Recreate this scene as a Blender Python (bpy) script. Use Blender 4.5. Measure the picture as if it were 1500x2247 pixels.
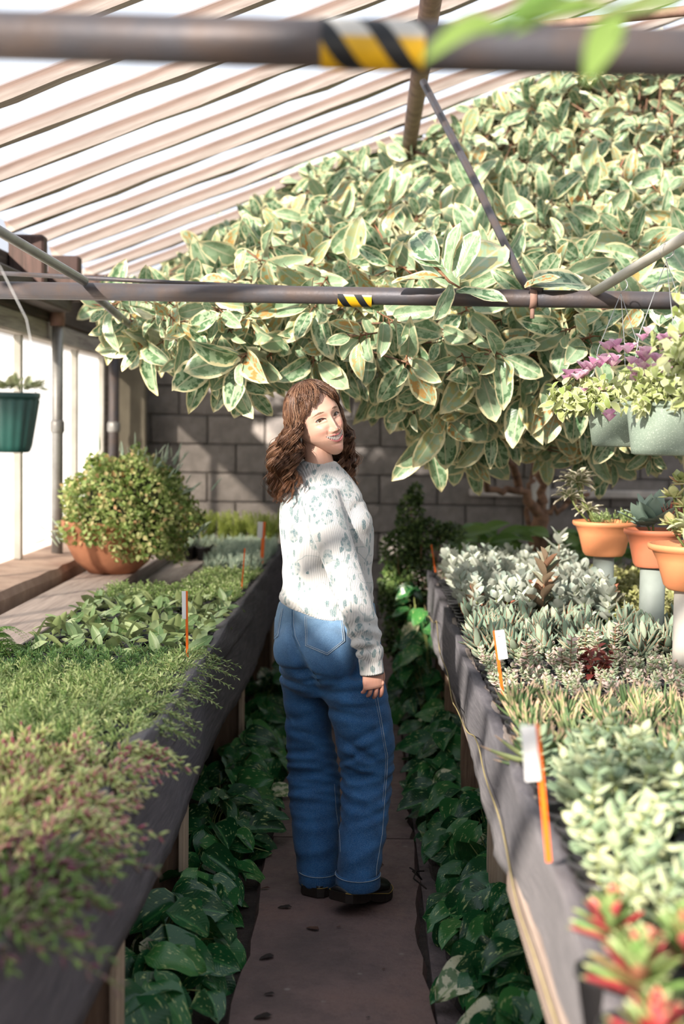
import bpy, math, random
import numpy as np
from mathutils import Matrix, Vector, Euler
from mathutils.bvhtree import BVHTree
for o in list(bpy.data.objects): bpy.data.objects.remove(o)
SC = bpy.context.scene; COL = SC.collection
rng = np.random.default_rng(7); random.seed(7)
PI = math.pi

# ------------------------------------------------------------------ camera
F = 3000.0; VX, VY = 805.0, 940.0; EYE = 1.55; ROLL = math.radians(0.9)
c = np.array([(VX-750)/F, (1123.5-VY)/F, -1.0]); c /= np.linalg.norm(c)
u = np.array([math.sin(ROLL), math.cos(ROLL), 0.0]); u -= c*u.dot(c); u /= np.linalg.norm(u)
r = np.cross(c, u)
RW = np.array([r, c, u])                       # camera -> world
cam = bpy.data.cameras.new('camera'); camo = bpy.data.objects.new('camera', cam); COL.objects.link(camo)
m4 = Matrix.Identity(4)
for i in range(3):
    for j in range(3): m4[i][j] = RW[i][j]
m4.translation = Vector((0, 0, EYE)); camo.matrix_world = m4
cam.sensor_fit = 'VERTICAL'; cam.sensor_height = 36.0; cam.sensor_width = 24.03; cam.lens = F/2247*36
cam.clip_start = 0.02; cam.clip_end = 200
cam.dof.use_dof = True; cam.dof.focus_distance = 4.42; cam.dof.aperture_fstop = 2.2
SC.camera = camo
def ray(px, py):
    return RW @ np.array([(px-750)/F, (1123.5-py)/F, -1.0])
def at(px, py, Y):                             # the point seen at a pixel, at distance Y down the aisle
    d = ray(px, py); t = Y/d[1]; return np.array([0, 0, EYE]) + d*t
def atz(px, py, Z):
    d = ray(px, py); t = (Z-EYE)/d[2]; return np.array([0, 0, EYE]) + d*t

# ------------------------------------------------------------------ light
SC.view_settings.view_transform = 'Standard'; SC.view_settings.look = 'None'
SC.view_settings.gamma = 1.0; SC.view_settings.use_curve_mapping = False
SC.view_settings.exposure = 0.30
SC.cycles.max_bounces = 7; SC.cycles.diffuse_bounces = 3; SC.cycles.glossy_bounces = 2
SC.cycles.transmission_bounces = 4; SC.cycles.transparent_max_bounces = 12
SC.cycles.caustics_reflective = False; SC.cycles.caustics_refractive = False
SC.cycles.sample_clamp_indirect = 6.0
W = bpy.data.worlds.new('sky'); SC.world = W; W.use_nodes = True
bg = W.node_tree.nodes['Background']; bg.inputs[0].default_value = (0.86, 0.90, 1.0, 1); bg.inputs[1].default_value = 0.80
SUN_DIR = Vector((0.44, 0.80, -0.40)).normalized()
sl = bpy.data.lights.new('sun', 'SUN'); sl.energy = 12.0; sl.angle = math.radians(1.3); sl.color = (1.0, 0.90, 0.79)
so = bpy.data.objects.new('sun', sl); COL.objects.link(so); so.location = (-8, -7, 8)
so.rotation_euler = SUN_DIR.to_track_quat('-Z', 'Y').to_euler()

# ------------------------------------------------------------------ object helpers
def setp(o, label=None, cat=None, group=None, kind=None):
    if label: o['label'] = label
    if cat: o['category'] = cat
    if group: o['group'] = group
    if kind: o['kind'] = kind
    return o
def empty(name, loc=(0, 0, 0), label=None, cat=None, group=None, kind=None, rz=0.0):
    o = bpy.data.objects.new(name, None); COL.objects.link(o); o.location = loc; o.rotation_euler = (0, 0, rz)
    o.empty_display_size = 0.05
    return setp(o, label, cat, group, kind)
def link(name, me, parent=None, mat=None, **kw):
    o = bpy.data.objects.new(name, me); COL.objects.link(o)
    if mat is not None and len(me.materials) == 0: me.materials.append(mat)
    if parent is not None: o.parent = parent
    return setp(o, **kw)
def mk(name, V, Fc, mats=None, uv=None, rnd=None, smooth=True, mi=None):
    me = bpy.data.meshes.new(name)
    V = np.asarray(V, dtype=np.float64)
    if isinstance(Fc, np.ndarray):
        n, k = Fc.shape
        me.vertices.add(len(V)); me.vertices.foreach_set('co', V.astype(np.float32).ravel())
        me.loops.add(n*k); me.loops.foreach_set('vertex_index', Fc.astype(np.int32).ravel())
        me.polygons.add(n); me.polygons.foreach_set('loop_start', np.arange(0, n*k, k, dtype=np.int32))
        me.polygons.foreach_set('loop_total', np.full(n, k, dtype=np.int32))
        me.update(calc_edges=True)
    else:
        me.from_pydata(V.tolist(), [], [list(map(int, f)) for f in Fc]); me.update()
    me.polygons.foreach_set('use_smooth', np.full(len(me.polygons), smooth, dtype=bool))
    if uv is not None:
        l = me.uv_layers.new(name='UVMap')
        vi = np.zeros(len(me.loops), dtype=np.int32); me.loops.foreach_get('vertex_index', vi)
        l.data.foreach_set('uv', np.asarray(uv, dtype=np.float32)[vi].ravel())
    if rnd is not None:
        a = me.attributes.new('rnd', 'FLOAT', 'POINT'); a.data.foreach_set('value', np.asarray(rnd, dtype=np.float32))
    if mats is not None:
        for m in (mats if isinstance(mats, (list, tuple)) else [mats]): me.materials.append(m)
    if mi is not None: me.polygons.foreach_set('material_index', np.asarray(mi, dtype=np.int32))
    me.update()
    return me
class MB:
    def __init__(s): s.V = []; s.F = []; s.n = 0; s.R = []; s.M = []
    def add(s, V, Fc, rnd=0.0, mi=0):
        V = np.asarray(V, dtype=float); s.V.append(V)
        s.F += [[int(i)+s.n for i in f] for f in Fc]; s.M += [mi]*len(Fc)
        s.n += len(V); s.R.append(np.full(len(V), rnd))
        return s
    def mesh(s, name, mats=None, smooth=True):
        return mk(name, np.vstack(s.V), s.F, mats, rnd=np.concatenate(s.R), smooth=smooth, mi=s.M)
def box(cx, cy, cz, sx, sy, sz, bev=0.0):
    x, y, z = sx/2, sy/2, sz/2
    if bev <= 0:
        V = [(a*x, b*y, d*z) for a in (-1, 1) for b in (-1, 1) for d in (-1, 1)]
        Fc = [(0, 1, 3, 2), (4, 6, 7, 5), (0, 4, 5, 1), (2, 3, 7, 6), (0, 2, 6, 4), (1, 5, 7, 3)]
        return np.array(V)+np.array([cx, cy, cz]), Fc
    b = min(bev, x*.9, y*.9, z*.9); V = []; idx = {}
    for a in (-1, 1):
        for e in (-1, 1):
            for d in (-1, 1):
                for k in range(3):
                    p = [a*x, e*y, d*z]; s = (a, e, d)
                    for q in range(3):
                        if q != k: p[q] -= s[q]*b
                    idx[(a, e, d, k)] = len(V); V.append(p)
    Fc = []
    for k in range(3):
        o1, o2 = [q for q in range(3) if q != k]
        for s in (-1, 1):
            f = []
            for (p, q) in ((-1, -1), (1, -1), (1, 1), (-1, 1)):
                t = [0, 0, 0]; t[k] = s; t[o1] = p; t[o2] = q; f.append(idx[(t[0], t[1], t[2], k)])
            if (s > 0) != (k != 1): f = f[::-1]
            Fc.append(f)
    for k in range(3):
        o1, o2 = [q for q in range(3) if q != k]
        for p in (-1, 1):
            for q in (-1, 1):
                t0 = [0, 0, 0]; t1 = [0, 0, 0]; t0[k] = -1; t1[k] = 1
                for t in (t0, t1): t[o1] = p; t[o2] = q
                Fc.append([idx[(*t0, o1)], idx[(*t1, o1)], idx[(*t1, o2)], idx[(*t0, o2)]])
    for a in (-1, 1):
        for e in (-1, 1):
            for d in (-1, 1): Fc.append([idx[(a, e, d, 0)], idx[(a, e, d, 1)], idx[(a, e, d, 2)]])
    return np.array(V)+np.array([cx, cy, cz]), Fc
def frames(P):
    P = np.asarray(P, float); T = np.gradient(P, axis=0); T /= np.linalg.norm(T, axis=1)[:, None]+1e-12
    a = np.array([0, 0, 1.0]) if abs(T[0][2]) < .9 else np.array([1.0, 0, 0])
    N = np.zeros_like(P); n = np.cross(T[0], a); n /= np.linalg.norm(n)
    for i in range(len(P)):
        n = n - T[i]*n.dot(T[i]); n /= np.linalg.norm(n)+1e-12; N[i] = n
    return T, N, np.cross(T, N)
def tube(P, rad, n=8, cap=True):
    P = np.asarray(P, float); rad = np.broadcast_to(np.asarray(rad, float), (len(P),))
    T, N, B = frames(P); a = np.arange(n)*2*PI/n
    V = (P[:, None, :] + rad[:, None, None]*(np.cos(a)[None, :, None]*N[:, None, :]+np.sin(a)[None, :, None]*B[:, None, :])).reshape(-1, 3)
    Fc = [(i*n+j, i*n+(j+1) % n, (i+1)*n+(j+1) % n, (i+1)*n+j) for i in range(len(P)-1) for j in range(n)]
    if cap: Fc += [tuple(range(n))[::-1], tuple((len(P)-1)*n+j for j in range(n))]
    return V, Fc
def tubeq(P, rad, n=4):                       # many tubes at once: P (k,m,3), rad (k,m)
    P = np.asarray(P); k, m, _ = P.shape
    T = np.gradient(P, axis=1); T /= np.linalg.norm(T, axis=2)[..., None]+1e-12
    ref = np.array([0.31, 0.2, 0.93]); N = np.cross(T, ref); N /= np.linalg.norm(N, axis=2)[..., None]+1e-9
    B = np.cross(T, N); a = np.arange(n)*2*PI/n
    V = P[:, :, None, :]+rad[:, :, None, None]*(np.cos(a)[None, None, :, None]*N[:, :, None, :]+np.sin(a)[None, None, :, None]*B[:, :, None, :])
    i, j, q = np.meshgrid(np.arange(k), np.arange(m-1), np.arange(n), indexing='ij')
    b = i*m*n
    Fc = np.stack([b+j*n+q, b+j*n+(q+1) % n, b+(j+1)*n+(q+1) % n, b+(j+1)*n+q], -1).reshape(-1, 4)
    return V.reshape(-1, 3), Fc
def lathe(prof, n=24, cx=0, cy=0, cz=0, ribs=None):
    a = np.arange(n)*2*PI/n; V = []
    for k, (rr, z) in enumerate(prof):
        q = rr if ribs is None else rr*(1+ribs(k, a))
        V += list(zip(cx+q*np.cos(a), cy+q*np.sin(a), np.full(n, cz+z)))
    m = len(prof)
    Fc = [(i*n+j, i*n+(j+1) % n, (i+1)*n+(j+1) % n, (i+1)*n+j) for i in range(m-1) for j in range(n)]
    return np.array(V), Fc

# ------------------------------------------------------------------ materials
class Mat:
    def __init__(s, name):
        s.m = bpy.data.materials.new(name); s.m.use_nodes = True; s.t = s.m.node_tree; s.t.nodes.clear()
        s.tc = None
    def n(s, typ, **kw):
        o = s.t.nodes.new(typ)
        for k, v in kw.items(): setattr(o, k, v)
        return o
    def put(s, sock, v):
        if v is None: return
        if isinstance(v, bpy.types.NodeSocket): s.t.links.new(v, sock)
        else:
            if hasattr(sock.default_value, '__len__') and not hasattr(v, '__len__'): v = (v, v, v, 1)
            if hasattr(v, '__len__') and len(v) == 3 and len(sock.default_value) == 4: v = (*v, 1)
            sock.default_value = v
    def co(s, w='Object'):
        if s.tc is None: s.tc = s.n('ShaderNodeTexCoord')
        return s.tc.outputs[w]
    def map(s, vec, scale=(1, 1, 1), rot=(0, 0, 0), loc=(0, 0, 0)):
        o = s.n('ShaderNodeMapping'); s.put(o.inputs[0], vec); o.inputs['Scale'].default_value = scale
        o.inputs['Rotation'].default_value = rot; o.inputs['Location'].default_value = loc; return o.outputs[0]
    def noise(s, scale=5, detail=3, vec=None, rough=.55, dist=0.0, color=False):
        o = s.n('ShaderNodeTexNoise'); s.put(o.inputs['Vector'], vec if vec is not None else s.co())
        o.inputs['Scale'].default_value = scale; o.inputs['Detail'].default_value = detail
        o.inputs['Roughness'].default_value = rough; o.inputs['Distortion'].default_value = dist
        return o.outputs[1 if color else 0]
    def vor(s, scale=5, vec=None, feature='F1', out='Distance', rand=1.0):
        o = s.n('ShaderNodeTexVoronoi', feature=feature); s.put(o.inputs['Vector'], vec if vec is not None else s.co())
        o.inputs['Scale'].default_value = scale; o.inputs['Randomness'].default_value = rand; return o.outputs[out]
    def wave(s, scale=5, vec=None, dist=0, bands='X', det=2):
        o = s.n('ShaderNodeTexWave', bands_direction=bands); s.put(o.inputs['Vector'], vec if vec is not None else s.co())
        o.inputs['Scale'].default_value = scale; o.inputs['Distortion'].default_value = dist; o.inputs['Detail'].default_value = det
        return o.outputs[1]
    def ramp(s, fac, stops, interp='LINEAR'):
        o = s.n('ShaderNodeValToRGB'); s.put(o.inputs[0], fac); e = o.color_ramp.elements; o.color_ramp.interpolation = interp
        while len(e) < len(stops): e.new(0.5)
        for k, (p, cc) in enumerate(stops):
            e[k].position = p; e[k].color = (cc, cc, cc, 1) if not hasattr(cc, '__len__') else (*cc, 1)
        return o.outputs[0]
    def mix(s, fac, a, b, mode='MIX'):
        o = s.n('ShaderNodeMix', data_type='RGBA', blend_type=mode)
        s.put(o.inputs[0], fac); s.put(o.inputs[6], a); s.put(o.inputs[7], b); return o.outputs[2]
    def math(s, op, a, b=None, c=None, clamp=False):
        o = s.n('ShaderNodeMath', operation=op, use_clamp=clamp); s.put(o.inputs[0], a); s.put(o.inputs[1], b); s.put(o.inputs[2], c); return o.outputs[0]
    def sep(s, vec):
        o = s.n('ShaderNodeSeparateXYZ'); s.put(o.inputs[0], vec); return o.outputs
    def rnd(s):
        a = s.n('ShaderNodeAttribute', attribute_name='rnd').outputs['Fac']; b = s.n('ShaderNodeObjectInfo').outputs['Random']
        return s.math('FRACT', s.math('ADD', a, b))
    def bump(s, h, st=.3, d=.01):
        o = s.n('ShaderNodeBump'); o.inputs['Strength'].default_value = st; o.inputs['Distance'].default_value = d; s.put(o.inputs['Height'], h); return o.outputs[0]
    def out(s, col, rough=.6, normal=None, spec=.4, metal=0, trans=0.0, tcol=None, sss=0, sheen=0, coat=0):
        p = s.n('ShaderNodeBsdfPrincipled'); s.put(p.inputs['Base Color'], col); s.put(p.inputs['Roughness'], rough)
        s.put(p.inputs['Specular IOR Level'], spec); s.put(p.inputs['Metallic'], metal); s.put(p.inputs['Normal'], normal)
        if sheen: p.inputs['Sheen Weight'].default_value = sheen
        if coat: p.inputs['Coat Weight'].default_value = coat
        if sss:
            p.inputs['Subsurface Weight'].default_value = sss; p.inputs['Subsurface Radius'].default_value = (1, .35, .2); p.inputs['Subsurface Scale'].default_value = .012
        sh = p.outputs[0]
        if trans:
            t = s.n('ShaderNodeBsdfTranslucent'); s.put(t.inputs[0], tcol if tcol is not None else col); s.put(t.inputs['Normal'], normal)
            x = s.n('ShaderNodeMixShader'); x.inputs[0].default_value = trans; s.t.links.new(sh, x.inputs[1]); s.t.links.new(t.outputs[0], x.inputs[2]); sh = x.outputs[0]
        o = s.n('ShaderNodeOutputMaterial'); s.t.links.new(sh, o.inputs[0]); return s.m
def simple(name, a, b=None, scale=8, rough=.6, bump=.15, bd=.004, **kw):
    m = Mat(name); b = b if b is not None else tuple(x*.7 for x in a)
    f = m.noise(scale, 5)
    return m.out(m.ramp(f, [(.35, b), (.65, a)]), rough, m.bump(m.noise(scale*6, 4), bump, bd) if bump else None, **kw)
def wood(name, a, b, dark, axis='Y', sc=1.0, rough=.75):
    m = Mat(name); st = {'X': (1.5, 25, 25), 'Y': (25, 1.5, 25), 'Z': (25, 25, 1.5)}[axis]
    v = m.map(m.co(), tuple(q*sc for q in st)); g = m.noise(1.6, 6, v, .65, .6)
    col = m.ramp(g, [(.3, dark), (.5, b), (.7, a)])
    col = m.mix(m.ramp(m.noise(3, 4), [(.45, 0.0), (.7, .6)]), col, m.mix(.5, b, a))
    return m.out(col, rough, m.bump(g, .5, .004))
def glassy(name, transp, col=(1, 1, 1), dirt=.15, tcol=(.93, .93, .92)):
    m = Mat(name); tr = m.n('ShaderNodeBsdfTransparent'); tr.inputs[0].default_value = (*col, 1)
    tl = m.n('ShaderNodeBsdfTranslucent'); tl.inputs[0].default_value = (*tcol, 1)
    gl = m.n('ShaderNodeBsdfGlossy'); gl.inputs['Roughness'].default_value = .15; gl.inputs[0].default_value = (.9, .9, .9, 1)
    f = m.ramp(m.noise(2.2, 5), [(.3, 1-transp-dirt*.5), (.75, 1-transp+dirt*.5)])
    a = m.n('ShaderNodeMixShader'); m.put(a.inputs[0], f); m.t.links.new(tr.outputs[0], a.inputs[1]); m.t.links.new(tl.outputs[0], a.inputs[2])
    b = m.n('ShaderNodeMixShader'); b.inputs[0].default_value = .05; m.t.links.new(a.outputs[0], b.inputs[1]); m.t.links.new(gl.outputs[0], b.inputs[2])
    o = m.n('ShaderNodeOutputMaterial'); m.t.links.new(b.outputs[0], o.inputs[0]); return m.m
def leafmat(name, stops, margin=None, mw=.75, rib=None, back=None, trans=.25, rough=.45, nsc=3.0, patch=None, tip=None, tipw=.85, speck=None):
    m = Mat(name); r_ = m.rnd(); uv = m.co('UV'); x, y, _ = m.sep(uv)
    col = m.ramp(r_, stops)
    au = m.math('ABSOLUTE', m.math('SUBTRACT', m.math('MULTIPLY', x, 2.0), 1.0))
    comb = m.n('ShaderNodeCombineXYZ'); m.put(comb.inputs[0], m.math('MULTIPLY', x, 2.0)); m.put(comb.inputs[1], m.math('MULTIPLY', y, 3.0)); m.put(comb.inputs[2], m.math('MULTIPLY', r_, 40.0))
    nz = m.noise(nsc, 3, comb.outputs[0])
    if patch: col = m.mix(m.ramp(nz, [(.45, 0.0), (.52, 1.0)]), col, patch)
    if speck: col = m.mix(m.ramp(m.noise(nsc*5, 3, m.map(comb.outputs[0], (1, .25, 1))), [(.6, 0.0), (.66, 1.0)]), col, speck)
    if margin:
        e = m.math('ADD', au, m.math('MULTIPLY', m.math('SUBTRACT', nz, .5), .5))
        e = m.math('MAXIMUM', e, m.math('ADD', m.math('MULTIPLY', y, .9), m.math('MULTIPLY', m.math('SUBTRACT', nz, .5), .1)))
        col = m.mix(m.ramp(e, [(mw-.03, 0.0), (mw+.03, 1.0)]), col, margin)
    if rib: col = m.mix(m.ramp(au, [(.03, 1.0), (.09, 0.0)]), col, rib)
    if tip: col = m.mix(m.ramp(y, [(tipw-.04, 0.0), (tipw+.04, 1.0)]), col, tip)
    if back: 
        g = m.n('ShaderNodeNewGeometry'); col = m.mix(m.math('MULTIPLY', g.outputs['Backfacing'], .75), col, back)
    ve = m.math('ABSOLUTE', m.math('SINE', m.math('ADD', m.math('MULTIPLY', y, 45.0), m.math('MULTIPLY', au, -14.0))))
    return m.out(col, rough, m.bump(ve, .12, .002), spec=.45, trans=trans)

# ------------------------------------------------------------------ leaf templates (length 1 along +Y, normal +Z)
def leaf(n=6, m=4, w=.45, a=.8, b=.75, fold=.12, droop=.25, wave=.02, heart=0.0, tipc=0.0, seed=0):
    rg = np.random.default_rng(seed); V = []; UV = []
    ph = rg.uniform(0, 6)
    for i in range(n+1):
        v = i/n
        wd = w*.5*max(math.sin(PI*min(1, v**a)), 0)**b if 0 < v < 1 else w*.5*.03
        for j in range(m+1):
            q = 2*j/m-1
            x = q*wd; y = v-heart*abs(q)*(1-v)**4
            z = fold*abs(q)*wd*2-droop*v*v+wave*math.sin(v*9+ph+q*2)*abs(q)+tipc*v**4
            V.append((x, y, z)); UV.append((j/m, v))
    Fc = [(i*(m+1)+j, i*(m+1)+j+1, (i+1)*(m+1)+j+1, (i+1)*(m+1)+j) for i in range(n) for j in range(m)]
    return np.array(V), np.array(Fc), np.array(UV)
def fatleaf(n=5, k=6, w=.3, t=.14, a=.9, b=.6, bend=.1):
    V = []; UV = []
    for i in range(n+1):
        v = i/n; s = max(math.sin(PI*v**a), 0)**b if 0 < v < 1 else .08
        for j in range(k):
            q = 2*PI*j/k
            V.append((math.cos(q)*w*.5*s, v, math.sin(q)*t*.5*s+bend*v*v)); UV.append((.5+.5*math.cos(q), v))
    Fc = [(i*k+j, i*k+(j+1) % k, (i+1)*k+(j+1) % k, (i+1)*k+j) for i in range(n) for j in range(k)]
    return np.array(V), np.array(Fc), np.array(UV)
def unit(v): return v/(np.linalg.norm(v, axis=-1, keepdims=True)+1e-12)
def orient(D, Nh):                            # D tip dirs (k,3), Nh normal hints -> (k,3,3) with columns x,y,z
    D = unit(np.asarray(D, float)); Nh = np.asarray(Nh, float)
    Z = unit(Nh-D*(Nh*D).sum(-1, keepdims=True)); X = np.cross(D, Z)
    return np.stack([X, D, Z], -1)
def scatter(name, tmpl, Rm, T, S, mat, rnd=None, extra=None):   # one mesh of many leaves
    ts = tmpl if isinstance(tmpl, list) else [tmpl]
    k = len(T); S = np.asarray(S, float)
    if S.ndim == 1: S = np.repeat(S[:, None], 3, 1)
    rnd = rng.random(k) if rnd is None else rnd
    VV = []; FF = []; UU = []; RR = []; off = 0
    for i, (V, Fc, UV) in enumerate(ts):
        sel = np.arange(k) % len(ts) == i
        kk = sel.sum()
        if kk == 0: continue
        P = np.einsum('kab,knb->kna', Rm[sel], V[None]*S[sel][:, None, :])+T[sel][:, None, :]
        VV.append(P.reshape(-1, 3)); n = len(V)
        FF.append((Fc[None]+np.arange(kk)[:, None, None]*n+off).reshape(-1, Fc.shape[1])); off += kk*n
        UU.append(np.tile(UV, (kk, 1))); RR.append(np.repeat(rnd[sel], n))
    if extra is not None:                     # stems: tubes of quads
        VV.append(extra[0]); FF.append(extra[1]+off); UU.append(np.tile([[.5, .3]], (len(extra[0]), 1))); RR.append(np.full(len(extra[0]), extra[2] if len(extra) > 2 else .5))
        mi = np.concatenate([np.zeros(sum(len(f) for f in FF[:-1]), int), np.ones(len(FF[-1]), int)])
    else: mi = None
    return mk(name, np.vstack(VV), np.vstack(FF), mat, np.vstack(UU), np.concatenate(RR), True, mi)
def tmesh(name, t, mat): return mk(name, t[0], t[1], mat, t[2], np.zeros(len(t[0])))
def mat4(Rm, T, S):
    M = Matrix.Identity(4)
    S = (S, S, S) if not hasattr(S, '__len__') else S
    for i in range(3):
        for j in range(3): M[i][j] = float(Rm[i][j]*S[j])
        M[i][3] = float(T[i])
    return M
def place(name, me, parent, Rm, T, S, **kw):
    o = bpy.data.objects.new(name, me); COL.objects.link(o); o.parent = parent; o.matrix_basis = mat4(Rm, T, S)
    return setp(o, **kw)
# ------------------------------------------------------------------ shared materials
M_block = simple('cinder_block', (.30, .27, .25), (.21, .19, .175), 14, .95, .5, .006)
M_mortar = simple('mortar', (.20, .185, .17), None, 20, .95, .3)
m = Mat('weathered_white_rafter'); v_ = m.map(m.co(), (1.2, 20, 20)); g_ = m.noise(1.6, 6, v_, .65, .6); z_ = m.math('ADD', m.sep(m.co())[2], m.math('MULTIPLY', m.math('SUBTRACT', g_, .5), .03))
tan_ = m.ramp(g_, [(.3, (.11, .07, .055)), (.6, (.21, .145, .115))]); pal_ = m.ramp(g_, [(.3, (.22, .175, .145)), (.65, (.36, .31, .27))])
M_wood_white = m.out(m.mix(m.ramp(z_, [(.0, 1.0), (.020, 0.0)]), tan_, pal_), .8, m.bump(g_, .5, .004))   # paint left on the lower half
M_wood_grey = wood('weathered_grey_board', (.40, .35, .31), (.27, .22, .19), (.12, .09, .08), 'Y')
M_wood_post = wood('bench_post_wood', (.30, .20, .13), (.18, .11, .07), (.07, .04, .03), 'Z')
M_wood_pale = wood('pale_post_wood', (.52, .42, .31), (.40, .30, .21), (.2, .14, .1), 'Z')
M_wood_dark = wood('dark_eave_wood', (.10, .07, .055), (.06, .045, .035), (.02, .015, .012), 'Y')
M_roof = glassy('roof_glass', .84, (.97, .98, 1.0), .15, (.78, .88, 1.0))
M_pane = glassy('frosted_wall_panel', .50, (1, .99, .97), .2)
M_pipe = simple('oxidised_steel_pipe', (.075, .072, .080), (.10, .075, .065), 11, .5, .3, .003, metal=.3)
M_galv = simple('galvanised_conduit', (.36, .36, .35), (.25, .24, .23), 9, .45, .15, .002, metal=.5)
M_rust = simple('rusty_purlin_pipe', (.33, .20, .15), (.17, .09, .07), 9, .7, .4, .004)
M_pvc = simple('white_pvc', (.62, .59, .52), (.48, .44, .38), 6, .5, .1)
M_wire = simple('wire', (.55, .55, .53), None, 9, .35, 0, metal=.6)
M_conc = simple('concrete_sill', (.50, .36, .28), (.33, .22, .17), 5, .95, .5, .008)
M_paint = simple('white_painted_wood', (.62, .60, .54), (.45, .43, .38), 6, .7, .2)
M_soil = simple('potting_soil', (.07, .05, .04), (.02, .015, .012), 60, .95, .8, .01)
M_ground = simple('dark_ground', (.045, .032, .026), (.02, .015, .012), 12, .95, .8, .02)
M_black = simple('black_plastic', (.018, .018, .02), (.03, .03, .032), 12, .42, .1)
M_orange = simple('orange_stake_plastic', (.85, .17, .01), (.75, .12, .01), 9, .4, .05)
M_white = simple('white_tag_paper', (.80, .80, .80), (.72, .72, .72), 9, .5, .0)
M_print = simple('tag_print', (.16, .16, .2), None, 9, .6, .0)
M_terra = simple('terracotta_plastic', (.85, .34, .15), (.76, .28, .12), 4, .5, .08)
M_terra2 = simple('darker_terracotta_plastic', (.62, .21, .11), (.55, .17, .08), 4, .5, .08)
M_clay = simple('old_clay', (.50, .22, .12), (.36, .15, .08), 6, .9, .4)
M_stem = simple('green_stem', (.22, .26, .08), (.14, .16, .05), 20, .6, 0)
M_bark = simple('ficus_bark', (.30, .17, .10), (.16, .09, .06), 18, .9, .5, .006)
M_twig = simple('reddish_twig', (.30, .14, .07), (.18, .10, .05), 20, .7, .2)
m = Mat('path_concrete')
f1 = m.noise(2.2, 7, rough=.65); f2 = m.noise(14, 6, rough=.7); f3 = m.noise(60, 3)
colr = m.ramp(f1, [(.30, (.085, .060, .055)), (.52, (.150, .098, .088)), (.72, (.185, .110, .090))])
colr = m.mix(m.ramp(f2, [(.5, 0.0), (.78, .7)]), colr, (.075, .055, .052))
colr = m.mix(m.ramp(m.vor(9), [(.04, .8), (.10, 0.0)]), colr, (.24, .20, .18))
M_path = m.out(colr, m.ramp(f2, [(.3, .5), (.7, .85)]), m.bump(m.math('ADD', f2, m.math('MULTIPLY', f3, .5)), .5, .01))
m = Mat('woven_bench_liner')
v_ = m.map(m.co(), (260, 260, 260)); g_ = m.noise(6, 6, m.map(m.co(), (3, 1.0, 14)), .7)
colr = m.ramp(g_, [(.3, (.050, .045, .055)), (.55, (.12, .108, .12)), (.75, (.22, .20, .20))])
M_liner = m.out(colr, .7, m.bump(m.math('ADD', g_, m.math('MULTIPLY', m.wave(1.0, v_, 1, 'DIAGONAL'), .15)), .6, .012), sheen=.1)

# ------------------------------------------------------------------ the setting
GY0, GY1 = -1.2, 9.65; XL, XR = -1.78, 5.6
WZ = lambda X: 2.53+.39*(X+1.75)             # roof underside on the left slope
RX = 2.6; RZ = WZ(RX)
V, Fc = box(1.9, 4.2, -.05, 7.6, 11.0, .10); link('floor', mk('floor', V, Fc, M_ground, smooth=False), kind='structure')
V, Fc = box(0, 0, -.16, 120, 120, .1); link('ground_outside', mk('ground_outside', V, Fc, simple('pale_gravel', (.62, .60, .55), (.5, .48, .44), 3, .9, .3), smooth=False), kind='structure')
pth = empty('garden_path', (0, 0, 0)); pth['kind'] = 'structure'
y = -.9; k = 0
while y < 9.4:                                # cast sections with joints, the last ones beyond the woman
    L = [1.9, 2.05, 1.95, 1.85, 1.9, 1.2][k % 6]
    n = 18; ys = np.linspace(y+.006, y+L-.006, n)
    xl = -.325+.008*np.sin(ys*5)+.006*rng.standard_normal(n); xr = .188+.007*np.sin(ys*4+1)+.006*rng.standard_normal(n)
    V = []; 
    for i in range(n): V += [(xl[i]-.012, ys[i], .0), (xl[i], ys[i], .028), (xr[i], ys[i], .030), (xr[i]+.012, ys[i], .0)]
    Fc = [(i*4+j, i*4+j+1, (i+1)*4+j+1, (i+1)*4+j) for i in range(n-1) for j in range(3)]+[(0, 3, 2, 1), tuple((n-1)*4+q for q in (0, 1, 2, 3))]
    link('path_slab', mk('path_slab', V, [f[::-1] for f in Fc], M_path, smooth=False), pth); y += L; k += 1
V = []; n = 60; ys = np.linspace(1.5, 7.4, n); rag = .015*np.sin(ys*17)+.01*rng.standard_normal(n)
for i in range(n): V += [(.205, ys[i], .0), (.206, ys[i], .020), (.262+rag[i], ys[i], .016), (.275+rag[i], ys[i], 0)]
Fc = [(i*4+j, (i+1)*4+j, (i+1)*4+j+1, i*4+j+1) for i in range(n-1) for j in range(3)]
link('kerb_strip', mk('kerb_strip', V, [f[::-1] for f in Fc], simple('rough_kerb_concrete', (.16, .12, .115), (.09, .07, .068), 25, .9, .8, .01), smooth=False), pth)

# back wall of blocks
wb = empty('wall_back', (0, GY1, 0)); wb['kind'] = 'structure'
V, Fc = box(1.9, GY1+.13, 1.3, 7.6, .22, 2.6); V[:, 1] -= GY1
link('mortar', mk('mortar', V, Fc, M_mortar, smooth=False), wb)
bv, bf = box(0, 0, 0, .396, .03, .193, .006); bme = mk('concrete_block', bv, bf, M_block, smooth=False)
cnt = 0
for rw in range(13):
    for q in range(12):
        x = -1.95+q*.4064+(.2032 if rw % 2 else 0)+.013
        o = bpy.data.objects.new('concrete_block', bme); COL.objects.link(o); o.parent = wb
        o.location = (x, .011+random.uniform(-.002, .002), .1016+rw*.2032); cnt += 1
led = at(1030, 1080, 9.6)
V, Fc = box(led[0]+1.1, -.03, led[2], 2.2, .12, .055, .01); link('ledge', mk('ledge', V, Fc, simple('pale_ledge', (.72, .66, .60), None, 8, .8, .1), smooth=False), wb)
P = [at(1192, 800, 9.5), at(1188, 1030, 9.5)]; V, Fc = box((P[0][0]+P[1][0])/2, -.12, 1.65, .12, .08, 1.3, .01)
link('white_upright', mk('white_upright', V, Fc, M_paint, smooth=False), wb)
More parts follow.
